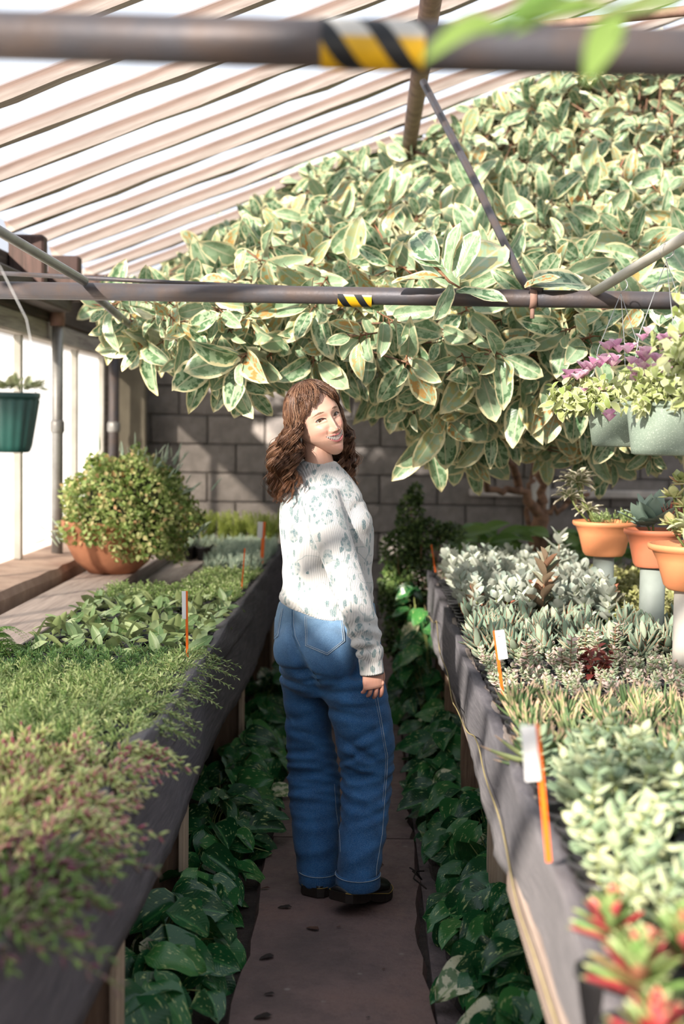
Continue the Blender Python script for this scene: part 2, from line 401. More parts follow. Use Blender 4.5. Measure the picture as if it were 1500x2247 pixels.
gb = empty('window_4', (0, GY1+.1, 0)); gb['kind'] = 'structure'
V = [(XL, 0, 2.6), (RX+3, 0, 2.6), (RX, 0, RZ), (XL, 0, 2.6)]
link('gable_glass', mk('gable_glass', [(XL, 0, 2.6), (2.2+RX+.8, 0, 2.6), (RX, 0, RZ)], [(0, 1, 2)], M_roof, smooth=False), gb)
for q in range(8):
    x = XL+.25+q*.9; h = (WZ(x) if x < RX else RZ-.39*(x-RX))-2.6
    if h > .1:
        V, Fc = box(x, 0, 2.6+h/2, .05, .06, h); link('mullion', mk('mullion', V, Fc, M_paint, smooth=False), gb)

# left wall: sill, panes, posts, head beam, dark plate
wl = empty('wall_left', (0, 0, 0)); wl['kind'] = 'structure'
n = 60; ys = np.linspace(GY0, GY1, n); V = []
for i in range(n):
    j = .012*math.sin(ys[i]*3)+.008*rng.standard_normal()
    V += [(-1.52+j, ys[i], 0), (-1.52+j, ys[i], .80), (-1.535+j, ys[i], .835+.004*rng.standard_normal()), (-1.80, ys[i], .85), (-1.86, ys[i], .85), (-1.86, ys[i], 0)]
Fc = [(i*6+j, i*6+j+1, (i+1)*6+j+1, (i+1)*6+j) for i in range(n-1) for j in range(5)]
link('sill', mk('sill', V, Fc, M_conc, smooth=False), wl)
ystud = [-.1, .65, 1.35, 2.35, 3.35, 4.35, 5.35, 6.08, 7.0, 8.35, 9.2]
V, Fc = box(-1.80, (GY0-.1)/2, 1.45, .05, -.1-GY0, 1.2); link('added_shade_panel', mk('added_shade_panel', V, Fc, M_wood_grey, smooth=False), wl)  # unseen solid panel added behind the viewer to shade the nearest left plants
for i in range(len(ystud)-1):
    a, b = ystud[i], ystud[i+1]
    V, Fc = box(-1.81, (a+b)/2, 1.43, .006, b-a-.02, 1.15); link('wall_panel', mk('wall_panel', V, Fc, M_pane, smooth=False), wl)
    V, Fc = box(-1.79, b, 1.43, .04, .045, 1.16, .004); link('mullion', mk('mullion', V, Fc, M_paint, smooth=False), wl)
V, Fc = box(-1.79, 4.2, 2.055, .10, 10.9, .11, .01); link('head_beam', mk('head_beam', V, Fc, wood('pale_head_beam', (.50, .46, .40), (.38, .34, .3), (.2, .17, .15), 'Y'), smooth=False), wl)
V, Fc = box(-1.80, 4.2, 2.24, .14, 10.9, .26, .01); link('wall_plate', mk('wall_plate', V, Fc, M_wood_dark, smooth=False), wl)
V, Fc = box(-1.66, 6.1, 2.20, .12, 2.6, .10, .01); link('old_beam', mk('old_beam', V, Fc, M_wood_dark, smooth=False), wl)
for y in (5.6, 6.6, 7.4, 8.3):
    V, Fc = box(-1.64, y, 2.33, .17, .09, .24, .01); link('eave_bracket', mk('eave_bracket', V, Fc, wood('rusty_bracket_wood', (.10, .055, .045), (.06, .035, .028), (.03, .02, .015), 'Z'), smooth=False), wl)
V, Fc = box(-1.79, 9.42, 1.43, .05, .42, 1.16, .004); link('corner_panel', mk('corner_panel', V, Fc, M_wood_grey, smooth=False), wl)  # last bay made solid, added to keep sun off the back wall
V, Fc = box(-1.66, 9.35, 1.42, .30, .06, 1.24, .008); link('corner_board', mk('corner_board', V, Fc, simple('olive_corner_board', (.17, .15, .11), None, 5, .8, .2), smooth=False), wl)
for (y, rr) in ((4.86, .033), (7.45, .031), (9.12, .034)):
    t = empty('support_post', (-1.69, y, .84)); 
    setp(t, {4.86: 'steel post carrying the taped cross pipe at the glazed wall', 7.45: 'grey steel post between the white wall panels beside the shrubby clay pot', 9.12: 'dark steel post at the far corner of the white wall panels'}[y], 'post')
    V, Fc = tube([(0, 0, 0), (0, 0, 1.35)], rr, 14); link('shaft', mk('shaft', V, Fc, M_galv if y != 9.12 else M_pipe), t)
    V, Fc = tube([(0, 0, .66), (0, 0, .67), (0, 0, .72), (0, 0, .73)], [rr*1.05, rr*1.25, rr*1.25, rr*1.05], 14); link('collar', mk('collar', V, Fc, M_galv), t)
    V, Fc = tube([(0, 0, 1.24), (0, 0, 1.35)], rr*1.3, 10); link('cap', mk('cap', V, Fc, M_rust), t)

# roof: rafters and glass
ce = empty('ceiling', (0, 0, 0)); ce['kind'] = 'structure'
sl_ = math.hypot(1, .39); ang = math.atan(.39)
def rafter_mesh(L, seed):
    rg = np.random.default_rng(seed); n = 26; xs = np.linspace(0, L, n); V = []
    for i in range(n):
        e = .004*rg.standard_normal(4)
        V += [(xs[i], -.022+e[0], -.022+e[3]), (xs[i], .022+e[1], -.022+e[0]), (xs[i], .020+e[2]*.5, .040), (xs[i], -.020+e[3]*.5, .040)]
    Fc = [(i*4+j, i*4+(j+1) % 4, (i+1)*4+(j+1) % 4, (i+1)*4+j) for i in range(n-1) for j in range(4)]+[(3, 2, 1, 0), tuple((n-1)*4+q for q in (0, 1, 2, 3))]
    return mk('rafter', V, [f[::-1] for f in Fc], M_wood_white, smooth=False)
LL = (RX+1.80)*sl_; LR = (XR-RX)*sl_
rl = [rafter_mesh(LL, q) for q in range(4)]; rr_ = rafter_mesh(LR, 9)
RS = .485; yr = np.arange(6.84-16*RS, GY1+.1, RS)
pv, pf = box(LL/2, 0, 0, LL, RS-.03, .005); pl = mk('roof_pane', pv, pf, M_roof, smooth=False)
pv, pf = box(LR/2, 0, 0, LR, RS-.03, .005); pr = mk('roof_pane_far', pv, pf, M_roof, smooth=False)
for i, y in enumerate(yr):
    o = link('rafter', rl[i % 4], ce); o.location = (-1.80, y, WZ(-1.80)); o.rotation_euler = (0, -ang, 0)
    o = link('roof_pane', pl, ce); o.location = (-1.80, y+RS/2, WZ(-1.80)+.036); o.rotation_euler = (0, -ang, 0)
    o = link('rafter', rr_, ce); o.location = (RX, y, RZ); o.rotation_euler = (0, ang, 0)
    o = link('roof_pane', pr, ce); o.location = (RX, y+RS/2, RZ+.036); o.rotation_euler = (0, ang, 0)
V, Fc = box(RX, 4.2, RZ-.06, .07, 10.9, .16); link('ridge_board', mk('ridge_board', V, Fc, M_wood_white, smooth=False), ce)
wr = empty('wall_right', (0, 0, 0)); wr['kind'] = 'structure'
V, Fc = box(XR+.1, 4.2, .5, .2, 10.9, 1.0); link('base_wall', mk('base_wall', V, Fc, M_block, smooth=False), wr)
zr = RZ-.39*(XR-RX)
V, Fc = box(XR+.1, 4.2, (1+zr)/2, .006, 10.9, zr-1); link('wall_panel', mk('wall_panel_far', V, Fc, M_pane, smooth=False), wr)

# ------------------------------------------------------------------ pipes
def pipe(name, pts, rad, mat, label, cat='pipe', n=16, group=None):
    P = np.array(pts, float); b = P[0].copy(); V, Fc = tube(P-b, rad, n)
    return link(name, mk(name, V, Fc, mat), label=label, cat=cat, group=group) if False else _p(name, V, Fc, mat, b, label, cat, group)
def _p(name, V, Fc, mat, b, label, cat, group):
    o = link(name, mk(name, V, Fc, mat)); o.location = b; return setp(o, label, cat, group)
m = Mat('hazard_tape')
uvc = m.sep(m.co('UV')); dg = m.math('FRACT', m.math('ADD', m.math('MULTIPLY', uvc[0], 1.85), m.math('ADD', m.math('MULTIPLY', uvc[1], .85), .62)))
half = m.ramp(uvc[1], [(.48, (.62, .36, .01)), (.50, (.62, .36, .01)), (.56, (.55, .53, .48)), (.9, (.55, .53, .48))])
M_tape = m.out(m.mix(m.ramp(dg, [(.42, 0.0), (.44, 1.0)]), (.012, .014, .016), half), .45)
def tape(parent, p0, p1, rad):
    T = unit(np.array(p1)-p0); n = 24; a = np.linspace(-2.5, 1.9, n)   # wraps most of the pipe, seen from the front
    fr = np.array([0, -1.0, 0]); up = np.cross(T, fr); up = np.array([0, 0, 1.0])
    V = []; UV = []
    for (p, uu) in ((p0, 0), (p1, 1)):
        for q in a:
            V.append(np.array(p)+rad*(math.cos(q)*fr+math.sin(q)*up)); UV.append((uu, .5+q/ (1.35*2)))
    Fc = [(j, j+1, n+j+1, n+j) for j in range(n-1)]
    o = link('hazard_tape', mk('hazard_tape', np.array(V), Fc, M_tape, np.array(UV)), label='black, white and yellow hazard tape wrapped round the pipe'); 
    loc = parent.location.copy(); o.parent = parent; o.location = -loc
D1 = 1.737; D2 = 4.86; PR = .0300
A = at(-1400, 41, D1); B = at(3600, 172, D1)
p1 = pipe('cross_pipe', [A, B], PR, M_pipe, 'blurred steel cross pipe nearest the viewer, across the top, with hazard tape')
tape(p1, at(705, 96, D1), at(930, 102, D1), PR+.0012)
A = at(-300, 632, D2); B = at(3200, 687, D2)
p2 = pipe('cross_pipe', [A, B], .0310, M_pipe, 'dark steel cross pipe behind the woman\'s head level, with small hazard tape')
tape(p2, at(741, 653, D2), at(815, 655, D2), .0322)
# bracket and collar on the mid pipe
q = at(1168, 655, D2)-np.array(p2.location); V, Fc = tube([q+[-.012, 0, 0], q+[.012, 0, 0]], .036, 14); link('collar', mk('collar', V, Fc, M_rust), p2)
V, Fc = tube([q+[0, 0, -.03], q+[0, 0, -.07]], .008, 8); link('bolt', mk('bolt', V, Fc, M_rust), p2)
X0 = .224; Z0 = WZ(X0)-.070
pipe('roof_purlin', [(X0, GY0, Z0), (X0, GY1, Z0)], .044, M_rust, 'thick rusty brown purlin pipe running under the rafters toward the far wall', 'pipe')
pipe('brace_pipe', [at(928, 180, 6.3), at(1040, 395, 5.6), at(1140, 605, 4.9), at(1155, 628, 4.86), at(1190, 636, 4.84)], [.017, .016, .015, .015, .013], M_pipe, 'slanting dark brace pipe from the rusty purlin down to the cross pipe', n=10)
pipe('water_line', [at(-60, 596, 5.15), at(375, 620, 5.15), at(640, 632, 5.15)], .0085, M_pipe, 'thin dark water line just above the left half of the taped cross pipe', n=8)
pipe('brace_pipe', [at(-120, 432, 3.9), at(0, 508, 4.2), at(185, 617, 4.83)], .0165, M_galv, 'grey galvanised brace coming down to the cross pipe at upper left', n=12)
pipe('brace_pipe', [at(212, 652, 4.9), at(330, 752, 6.4)], .0155, M_galv, 'thin galvanised brace hanging below the cross pipe in front of the dangling leaves at left', n=10)
RPV = [at(1302, 642, 4.85), at(1500, 522, 4.05), at(1760, 365, 3.35), at(2250, 60, 2.5)]
pipe('hanging_rail', RPV, .0170, M_pvc, 'white plastic rail at upper right carrying the basket hooks', 'rail', 12)
pipe('old_water_pipe', [at(905, 98, 5.1), at(1160, 60, 4.9), at(1560, 18, 4.7), at(2400, -85, 4.3)], [.012, .016, .017, .017], M_rust, 'rusty pipe slanting just under the glass beside the purlin at upper right', n=10)

# ------------------------------------------------------------------ benches
def liner(x, side, z0, z1, y0, y1, seed):
    rg = np.random.default_rng(seed); n = 150; ys = np.linspace(y0, y1, n); k = 9; V = []
    w1 = np.convolve(rg.standard_normal(n+20), np.ones(9)/9, 'same')[10:10+n]; w2 = np.convolve(rg.standard_normal(n+20), np.ones(5)/5, 'same')[10:10+n]
    for i in range(n):
        for j in range(k+3):
            v = min(j/k, 1); z = z0+(z1-z0)*v+(w1[i]*.02 if j == 0 else 0)+(w2[i]*.012 if j >= k-1 else 0)
            xo = x-side*(.008*math.sin(ys[i]*9+v*3)*math.sin(PI*v)+.006*w2[i]*(1-v)+.012*(1-v)**2*math.sin(ys[i]*2.3))
            if j > k: xo = x+side*.03*(j-k); z -= .012*(j-k)
            V.append((xo, ys[i], z))
    kk = k+3; Fc = [(i*kk+j, i*kk+j+1, (i+1)*kk+j+1, (i+1)*kk+j) for i in range(n-1) for j in range(kk-1)]
    me = mk('liner', V, Fc, M_liner)
    return me
def solid(o, t):
    md = o.modifiers.new('s', 'SOLIDIFY'); md.thickness = t; md.offset = 0; return o
lb = empty('plant_bench', (0, 0, 0), 'long bench left of the aisle with grey liner over its edge', 'bench')
solid(link('liner', liner(-.515, -1, .43, .80, 1.0, 8.75, 1), lb), .006)
solid(link('liner', liner(-.505, -1, .70, .815, 1.0, 8.75, 5), lb), .004)
V, Fc = box(-.545, 4.9, .62, .035, 7.7, .30, .004); link('side_board', mk('side_board', V, Fc, M_wood_grey, smooth=False), lb)
for x, w in ((-.66, .2), (-.87, .2), (-1.08, .2)):
    V, Fc = box(x, 4.9, .705, w, 7.7, .03, .003); link('deck_board', mk('deck_board', V, Fc, M_wood_grey, smooth=False), lb)
V, Fc = box(-1.325, 4.9, .765, .27, 7.7, .035, .004); link('back_board', mk('back_board', V, Fc, wood('bleached_board', (.52, .42, .37), (.40, .32, .28), (.24, .18, .16), 'Y'), smooth=False), lb)
V, Fc = box(-1.2, 4.9, .725, .02, 7.7, .05); link('inner_rail', mk('inner_rail', V, Fc, M_wood_grey, smooth=False), lb)
for y in (1.9, 3.1, 4.25, 6.25, 8.3):
    for x in (-.625, -1.38):
        V, Fc = box(x, y, .345, .12, .09, .69, .004); link('leg', mk('leg', V, Fc, M_wood_post, smooth=False), lb)
    V, Fc = box(-.558, y-.02, .40, .02, .10, .76-.35+.35, .003); V[:, 2] -= .02; link('pale_cleat', mk('pale_cleat', V, Fc, M_wood_pale, smooth=False), lb)
    V, Fc = box(-1.0, y-.05, .60, .84, .035, .14, .003); link('cross_member', mk('cross_member', V, Fc, M_wood_post, smooth=False), lb)
rb = empty('plant_bench', (0, 0, 0), 'long bench right of the aisle, its sagging liner edged with twine', 'bench')
solid(link('liner', liner(.335, 1, .555, .795, .9, 7.35, 2), rb), .006)
V, Fc = box(.372, 4.15, .64, .035, 6.4, .28, .004); link('side_board', mk('side_board', V, Fc, M_wood_grey, smooth=False), rb)
V, Fc = box(.352, 1.9, .565, .05, 2.2, .085, .006); link('rail', mk('rail', V, Fc, wood('pale_rail', (.42, .34, .28), (.30, .23, .19), (.15, .11, .09), 'Y'), smooth=False), rb)
for q in range(6):
    V, Fc = box(.49+q*.2, 4.15, .705, .19, 6.4, .03, .003); link('deck_board', mk('deck_board', V, Fc, M_wood_grey, smooth=False), rb)
V, Fc = box(1.62, 4.15, .76, .03, 6.4, .14, .003); link('back_rail', mk('back_rail', V, Fc, M_wood_grey, smooth=False), rb)
for y in (1.3, 2.6, 4.07, 5.25, 6.35, 7.25):
    for x in (.44, 1.5):
        V, Fc = box(x, y, .345, .11, .09, .69, .004); link('leg', mk('leg', V, Fc, M_wood_pale if y == 4.07 else M_wood_post, smooth=False), rb)
    V, Fc = box(.98, y-.05, .60, 1.0, .035, .14, .003); link('cross_member', mk('cross_member', V, Fc, M_wood_post, smooth=False), rb)
P = [(.318-.004*math.sin(t*6), 1.2+t, .70-.10*abs(math.sin(t*1.3))-.01*math.sin(t*9)) for t in np.linspace(0, 6.1, 90)]
V, Fc = tube(P, .0022, 5); link('twine', mk('twine', V, Fc, simple('yellow_twine', (.42, .34, .16), None, 9, .8, 0)), rb)

# ------------------------------------------------------------------ small litter on the path
lit = leaf(5, 4, .5, .8, .7, .3, .1, .05); M_lit = simple('dead_leaf', (.03, .02, .015), (.012, .009, .008), 30, .9, .2)
M_lit2 = simple('brown_dead_leaf', (.09, .045, .025), (.05, .02, .015), 30, .9, .2)
for i, (px, py, L, mm) in enumerate([(640, 1990, .045, 0), (700, 2040, .045, 1), (602, 2096, .05, 0), (603, 2180, .03, 0), (597, 2227, .05, 0), (842, 1898, .045, 1), (845, 1805, .02, 1), (748, 2033, .015, 1), (592, 1948, .03, 1), (845, 2125, .012, 1), (812, 2232, .012, 0)]):
    q = atz(px, py, .034); o = link('fallen_leaf', mk('fallen_leaf', lit[0]*L*np.array([1, 1, .6]), lit[1], [M_lit, M_lit2][mm], lit[2]), label=['blackened dead leaf on the path just in front of her left boot', 'brown leaf scrap on the path centred below her boots', 'long blackened leaf at the left edge of the path', 'small black leaf low on the left of the path', 'lowest blackened leaf on the path, at the frame bottom', 'brown leaf lying right of her boot beside the hem', 'small brown leaf scrap beyond her boots on the right', 'tiny brown scrap just below her raised heel', 'small brown leaf at the left path edge beside her boots', 'tiny brown crumb near the right kerb', 'tiny black speck low in the middle of the path'][i], cat='leaf', group=['black dead leaves on the path', 'brown leaf scraps on the path'][mm])
    o.location = q; o.rotation_euler = (0, 0, rng.uniform(1.0, 2.2))
q = atz(925, 1930, .034)
V = []; mb = MB()
for P in ([(0, 0, 0), (-.02, -.01, .03), (-.03, -.05, .02), (.01, -.12, .01)], [(-.02, -.01, .03), (-.04, .03, .03)], [(.0, 0, 0), (-.03, .04, .015), (.01, .06, .01)]):
    mb.add(*tube(P, .0028, 5))
o = link('dry_twig', mb.mesh('dry_twig', M_lit), label='small black forked twig on the path edge by the right pothos', cat='twig'); o.location = q
# ------------------------------------------------------------------ plant generators
def gen(rg, nst, h, lean, nodes, per, L, up0, up1, rbase=.03, hv=.25, Lj=.2, top=0, droop=0.0, stemr=.0018, z0=0, lo=.15, grow=0.0):
    """stems with leaves: returns (R,T,S),(stemV,stemF)"""
    D = []; N = []; T = []; S = []; SP = []; SR = []
    for s in range(nst):
        a = rg.uniform(0, 2*PI); rr = rbase*math.sqrt(rg.random()); b = np.array([rr*math.cos(a), rr*math.sin(a), z0])
        hh = h*(1+rg.uniform(-hv, hv)); la = a+rg.uniform(-.9, .9); ln = lean*rg.uniform(.3, 1.1)
        out = np.array([math.cos(la), math.sin(la), 0])
        t = np.linspace(0, 1, 6)
        P = b+np.outer(t*hh*math.cos(ln)-droop*hh*t**2.2, [0, 0, 1])+np.outer(t**1.3*hh*math.sin(ln)*(1+droop), out)
        SP.append(P); SR.append(np.linspace(1, .5, 6)*stemr)
        ph = rg.uniform(0, 6)
        for k in range(nodes):
            f = lo+(1-lo)*(k+.5)/nodes; i = f*5; i0 = min(int(i), 4); p = P[i0]*(1-(i-i0))+P[i0+1]*(i-i0); tg = unit(P[i0+1]-P[i0])
            for q in range(per):
                an = ph+k*(PI/2 if per == 2 else 2.4)+q*2*PI/per+rg.uniform(-.25, .25)
                n1 = unit(np.cross(tg, [0.3, .1, 1.0]) if abs(tg[2]) < .95 else np.array([1.0, 0, 0])); n2 = np.cross(tg, n1)
                o = n1*math.cos(an)+n2*math.sin(an); up = up0+(up1-up0)*f+rg.uniform(-.15, .15)
                D.append(o*math.cos(up)+tg*math.sin(up)); N.append(tg*math.cos(up)-o*math.sin(up)+.1*rg.standard_normal(3)); T.append(p)
                S.append(L*(1+rg.uniform(-Lj, Lj))*(1-.35*abs(f-.5)*2*(1-grow)))
    Rm = orient(np.array(D), np.array(N)); T = np.array(T); S = np.array(S)
    return (Rm, T, S), tubeq(np.array(SP), np.array(SR), 4)

PH = .085
pot_prof = [(.030, 0), (.0345, .0), (.046, .073), (.0495, .074), (.050, PH), (.0465, PH), (.044, PH-.02)]
POT = mk('pot', *lathe(pot_prof, 14), M_black)
V, Fc = lathe([(.0, PH-.018), (.03, PH-.016), (.0455, PH-.018)], 14); SOIL = mk('soil', V, Fc, M_soil)
def addpot(name, x, y, z, label, group, rz=None):
    e = empty(name, (x, y, z), label, 'potted plant', group, rz=rng.uniform(0, 6.28) if rz is None else rz)
    link('pot', POT, e); link('soil', SOIL, e); return e

narrow = leaf(4, 2, .22, .9, .6, .25, .1, 0); small = leaf(3, 2, .62, .8, .6, .2, .12, 0); smallr = leaf(3, 2, .85, .8, .5, .15, .1, 0)
finger = fatleaf(4, 5, .11, .10, .8, .35, .05); bean = fatleaf(3, 5, .34, .26, .8, .5, .12); spoon = leaf(6, 4, .76, .75, .55, .25, -.25, .02)
panda = fatleaf(6, 6, .38, .14, .85, .6, .06); coin = fatleaf(4, 6, .80, .16, .85, .6, .02); dagger = fatleaf(5, 5, .17, .10, .5, .7, .14)
hoyaL = leaf(7, 4, .42, .85, .7, .10, .22, .02); wide = leaf(6, 4, .5, .8, .7, .2, .35, .03)
M_up = leafmat('yellow_green_needles', [(0, (.36, .46, .09)), (1, (.62, .68, .22))], trans=.3)
M_chalk = leafmat('chalky_blue_fingers', [(0, (.34, .48, .38)), (1, (.66, .74, .58))], trans=.1, rough=.7)
M_tiny = leafmat('small_bright_leaves', [(0, (.18, .32, .07)), (.5, (.36, .50, .18)), (1, (.66, .72, .40))], trans=.25)
M_hoya = leafmat('hoya_leaf', [(0, (.12, .22, .07)), (.5, (.26, .37, .16)), (1, (.48, .56, .28))], rib=(.34, .42, .2), back=(.3, .36, .16), trans=.15, rough=.35, nsc=4)
M_dark = leafmat('fine_dark_green', [(0, (.05, .14, .04)), (1, (.18, .32, .10))], trans=.2)
M_light = leafmat('fine_light_green', [(0, (.16, .28, .08)), (.5, (.34, .46, .17)), (1, (.62, .68, .34))], trans=.25)
M_pink = leafmat('pink_tinged_stonecrop', [(0, (.36, .08, .13)), (.30, (.68, .36, .32)), (.46, (.34, .46, .14)), (1, (.74, .76, .34))], trans=.2, tip=(.62, .62, .30), tipw=.8)
M_dkpink = leafmat('shaded_stonecrop', [(0, (.20, .05, .09)), (.35, (.16, .12, .09)), (.5, (.10, .20, .04)), (1, (.24, .34, .09))], trans=.2)  # darker copy of the stonecrop colours, shade painted into the nearest leaves
M_silver = leafmat('silver_leaf', [(0, (.36, .44, .36)), (.5, (.50, .57, .47)), (1, (.68, .70, .56))], trans=.12, rough=.75, back=(.6, .62, .52))
M_copper = leafmat('copper_leaf', [(0, (.13, .17, .10)), (.5, (.26, .24, .16)), (.8, (.36, .17, .09)), (1, (.46, .13, .07))], trans=.1, rough=.7, back=(.24, .15, .09))
M_panda = leafmat('felted_grey_leaf', [(0, (.17, .25, .17)), (.6, (.27, .36, .25)), (1, (.42, .48, .34))], margin=(.28, .09, .04), mw=.90, trans=.08, rough=.8)
M_ghost = leafmat('pale_stacked_leaf', [(0, (.30, .40, .26)), (.4, (.44, .50, .30)), (.7, (.62, .50, .42)), (1, (.70, .50, .44))], trans=.1, rough=.7)
M_redl = leafmat('dark_red_leaf', [(0, (.16, .03, .03)), (1, (.34, .08, .05))], trans=.2)
M_dag = leafmat('tan_tipped_dagger', [(0, (.09, .17, .06)), (.6, (.24, .32, .13)), (1, (.54, .52, .24))], tip=(.66, .46, .30), tipw=.82, trans=.15, rough=.55)
M_cras = leafmat('grey_green_stacked', [(0, (.20, .29, .17)), (.5, (.33, .41, .25)), (1, (.54, .57, .34))], trans=.1, rough=.7)
M_rosr = leafmat('red_centre_rosette', [(0, (.42, .03, .04)), (.22, (.55, .12, .12)), (.4, (.14, .26, .07)), (1, (.30, .38, .15))], trans=.15, tip=(.38, .40, .2), tipw=.9)
M_yel = leafmat('yellow_green_small', [(0, (.30, .32, .09)), (1, (.54, .52, .26))], trans=.2)
def variants(nv, fn): return [fn(np.random.default_rng(100+i)) for i in range(nv)]
def stuffvar(name, mat, tmpl, nv=4, **kw):
    def f(rg):
        g, st = gen(rg, z0=PH-.02, **kw); return scatter(name, tmpl, g[0], g[1], g[2], [mat, M_stem], rg.random(len(g[1])), st)
    return variants(nv, f)
S_up = stuffvar('upright_sprigs', M_up, narrow, nst=10, h=.19, lean=.25, nodes=14, per=3, L=.034, up0=.7, up1=1.1)
S_chalk = stuffvar('finger_leaves', M_chalk, finger, nst=9, h=.07, lean=.5, nodes=6, per=2, L=.045, up0=.8, up1=1.3)
S_tiny = stuffvar('small_leaves', M_tiny, small, nst=14, h=.05, lean=.8, nodes=6, per=2, L=.016, up0=.2, up1=.9)
S_dark = stuffvar('fine_leaves', M_dark, narrow, nst=14, h=.055, lean=1.1, nodes=9, per=2, L=.020, up0=.4, up1=.9)
S_light = stuffvar('fine_leaves', M_light, narrow, nst=20, h=.085, lean=1.0, nodes=10, per=2, L=.022, up0=.5, up1=1.0, droop=.15)
S_trail = stuffvar('trailing_stems', M_light, narrow, nst=18, h=.115, lean=1.15, nodes=13, per=2, L=.020, up0=.5, up1=1.0, droop=.7)
S_pink = stuffvar('stubby_leaves', M_pink, bean, nst=14, h=.09, lean=.8, nodes=8, per=2, L=.027, up0=.4, up1=1.0)
S_dkp = stuffvar('stubby_leaves', M_dkpink, bean, nst=16, h=.12, lean=.95, nodes=9, per=2, L=.032, up0=.4, up1=1.0, droop=.2)
S_dktrail = stuffvar('trailing_stems', M_dkpink, bean, nst=18, h=.14, lean=1.0, nodes=11, per=2, L=.030, up0=.4, up1=.9, droop=.7)
S_pktrail = stuffvar('trailing_stems', M_pink, bean, nst=18, h=.12, lean=1.0, nodes=10, per=2, L=.027, up0=.4, up1=.9, droop=.6)
S_ghost = stuffvar('stacked_leaves', M_ghost, coin, nst=5, h=.07, lean=.5, nodes=8, per=2, L=.020, up0=.3, up1=.7)
S_yel = stuffvar('small_leaves', M_yel, small, nst=12, h=.10, lean=.8, nodes=7, per=3, L=.036, up0=.3, up1=.9)
S_mix = stuffvar('small_leaves', M_ghost, small, nst=9, h=.05, lean=.7, nodes=5, per=2, L=.026, up0=.3, up1=.9)
# kinds whose leaves are single parts
def partvar(tm, mat, nv=4, **kw):
    me = [tmesh('leaf', t, mat) for t in (tm if isinstance(tm, list) else [tm])]
    def f(rg):
        g, st = gen(rg, z0=PH-.02, **kw); V, Fc = st; sm = mk('stems', V, Fc, M_stem if mat is not M_copper else M_twig)
        return (g, sm, me)
    return variants(nv, f)
P_hoya = partvar([hoyaL, leaf(7, 4, .5, .9, .65, .1, .4, .03), leaf(7, 4, .38, .85, .7, .2, .1, .02)], M_hoya, nst=3, h=.03, lean=.9, nodes=1, per=2, L=.098, up0=.05, up1=.35, rbase=.02, lo=.4)
P_silver = partvar(spoon, M_silver, nst=2, h=.17, lean=.18, nodes=5, per=2, L=.058, up0=.15, up1=.8, rbase=.012, stemr=.003, lo=.25)
P_copper = partvar(leaf(6, 4, .42, .85, .7, .5, -.15, .02), M_copper, nst=1, h=.17, lean=.15, nodes=6, per=2, L=.085, up0=.1, up1=1.0, rbase=.01, stemr=.004, lo=.35)
P_panda = partvar(panda, M_panda, nst=2, h=.085, lean=.45, nodes=4, per=3, L=.078, up0=.45, up1=1.25, rbase=.022, stemr=.003, lo=.1)
P_dag = partvar(dagger, M_dag, nst=2, h=.03, lean=.4, nodes=4, per=3, L=.085, up0=.45, up1=1.2, rbase=.018, lo=.1)
P_cras = partvar(coin, M_cras, nst=2, h=.15, lean=.45, nodes=8, per=2, L=.042, up0=.25, up1=.6, rbase=.02, stemr=.003, lo=.05)
def addleaves(e, var, zoff=0.0, sc=1.0, name='leaf'):
    (Rm, T, S), sm, me = var; so_ = link('stems', sm, e)
    for i in range(len(T)): place(name, me[i % len(me)], e, Rm[i], T[i], S[i]*sc)

def vis(x, y, z, pad=90):
    s = F/y; px = VX+x*s; return -pad < px < 1500+pad
BZ = .722; SP = .103
ORD = ['zeroth', 'first', 'second', 'third', 'fourth', 'fifth', 'sixth', 'seventh', 'eighth', 'ninth', 'tenth', 'eleventh', 'twelfth', 'thirteenth', 'fourteenth', 'fifteenth', 'sixteenth']
def rowlab(desc, j, k): return '%s, %s from the aisle, %s row of its kind' % (desc, ORD[j+1], ORD[k])
# left bench: blocks by distance
Lb = [(8.75, 8.45, 'potted_sedum', S_up, 'left-bench pot of upright yellow-green sprigs', 'yellow-green sprig pots, far end of left bench'),
      (8.45, 7.0, 'potted_chalk_stick', S_chalk, 'left-bench pot of chalky blue finger leaves', 'blue finger-leaf pots, left bench'),
      (7.0, 5.75, 'potted_jade', S_tiny, 'left-bench pot of tiny bright leaves', 'tiny-leaved pots, left bench'),
      (5.75, 4.45, 'potted_hoya', P_hoya, 'left-bench pot of broad grey-green leaves', 'broad-leaved pots, left bench'),
      (4.45, 3.98, 'potted_stonecrop', S_dark, 'left-bench pot of fine dark leaves', 'dark fine-leaved pots, left bench'),
      (3.98, 3.02, 'potted_stonecrop', S_light, 'left-bench pot of pale feathery stems', 'pale feathery pots, left bench'),
      (3.02, 2.22, 'potted_stonecrop', S_pink, 'left-bench pot of pink-yellow stubby leaves', 'pink and yellow stubby pots, left bench'),
      (2.22, 1.45, 'potted_stonecrop', S_dkp, 'nearest blurred pot of wine-red green leaves', 'shaded wine-red and green pots, nearest on left bench')]
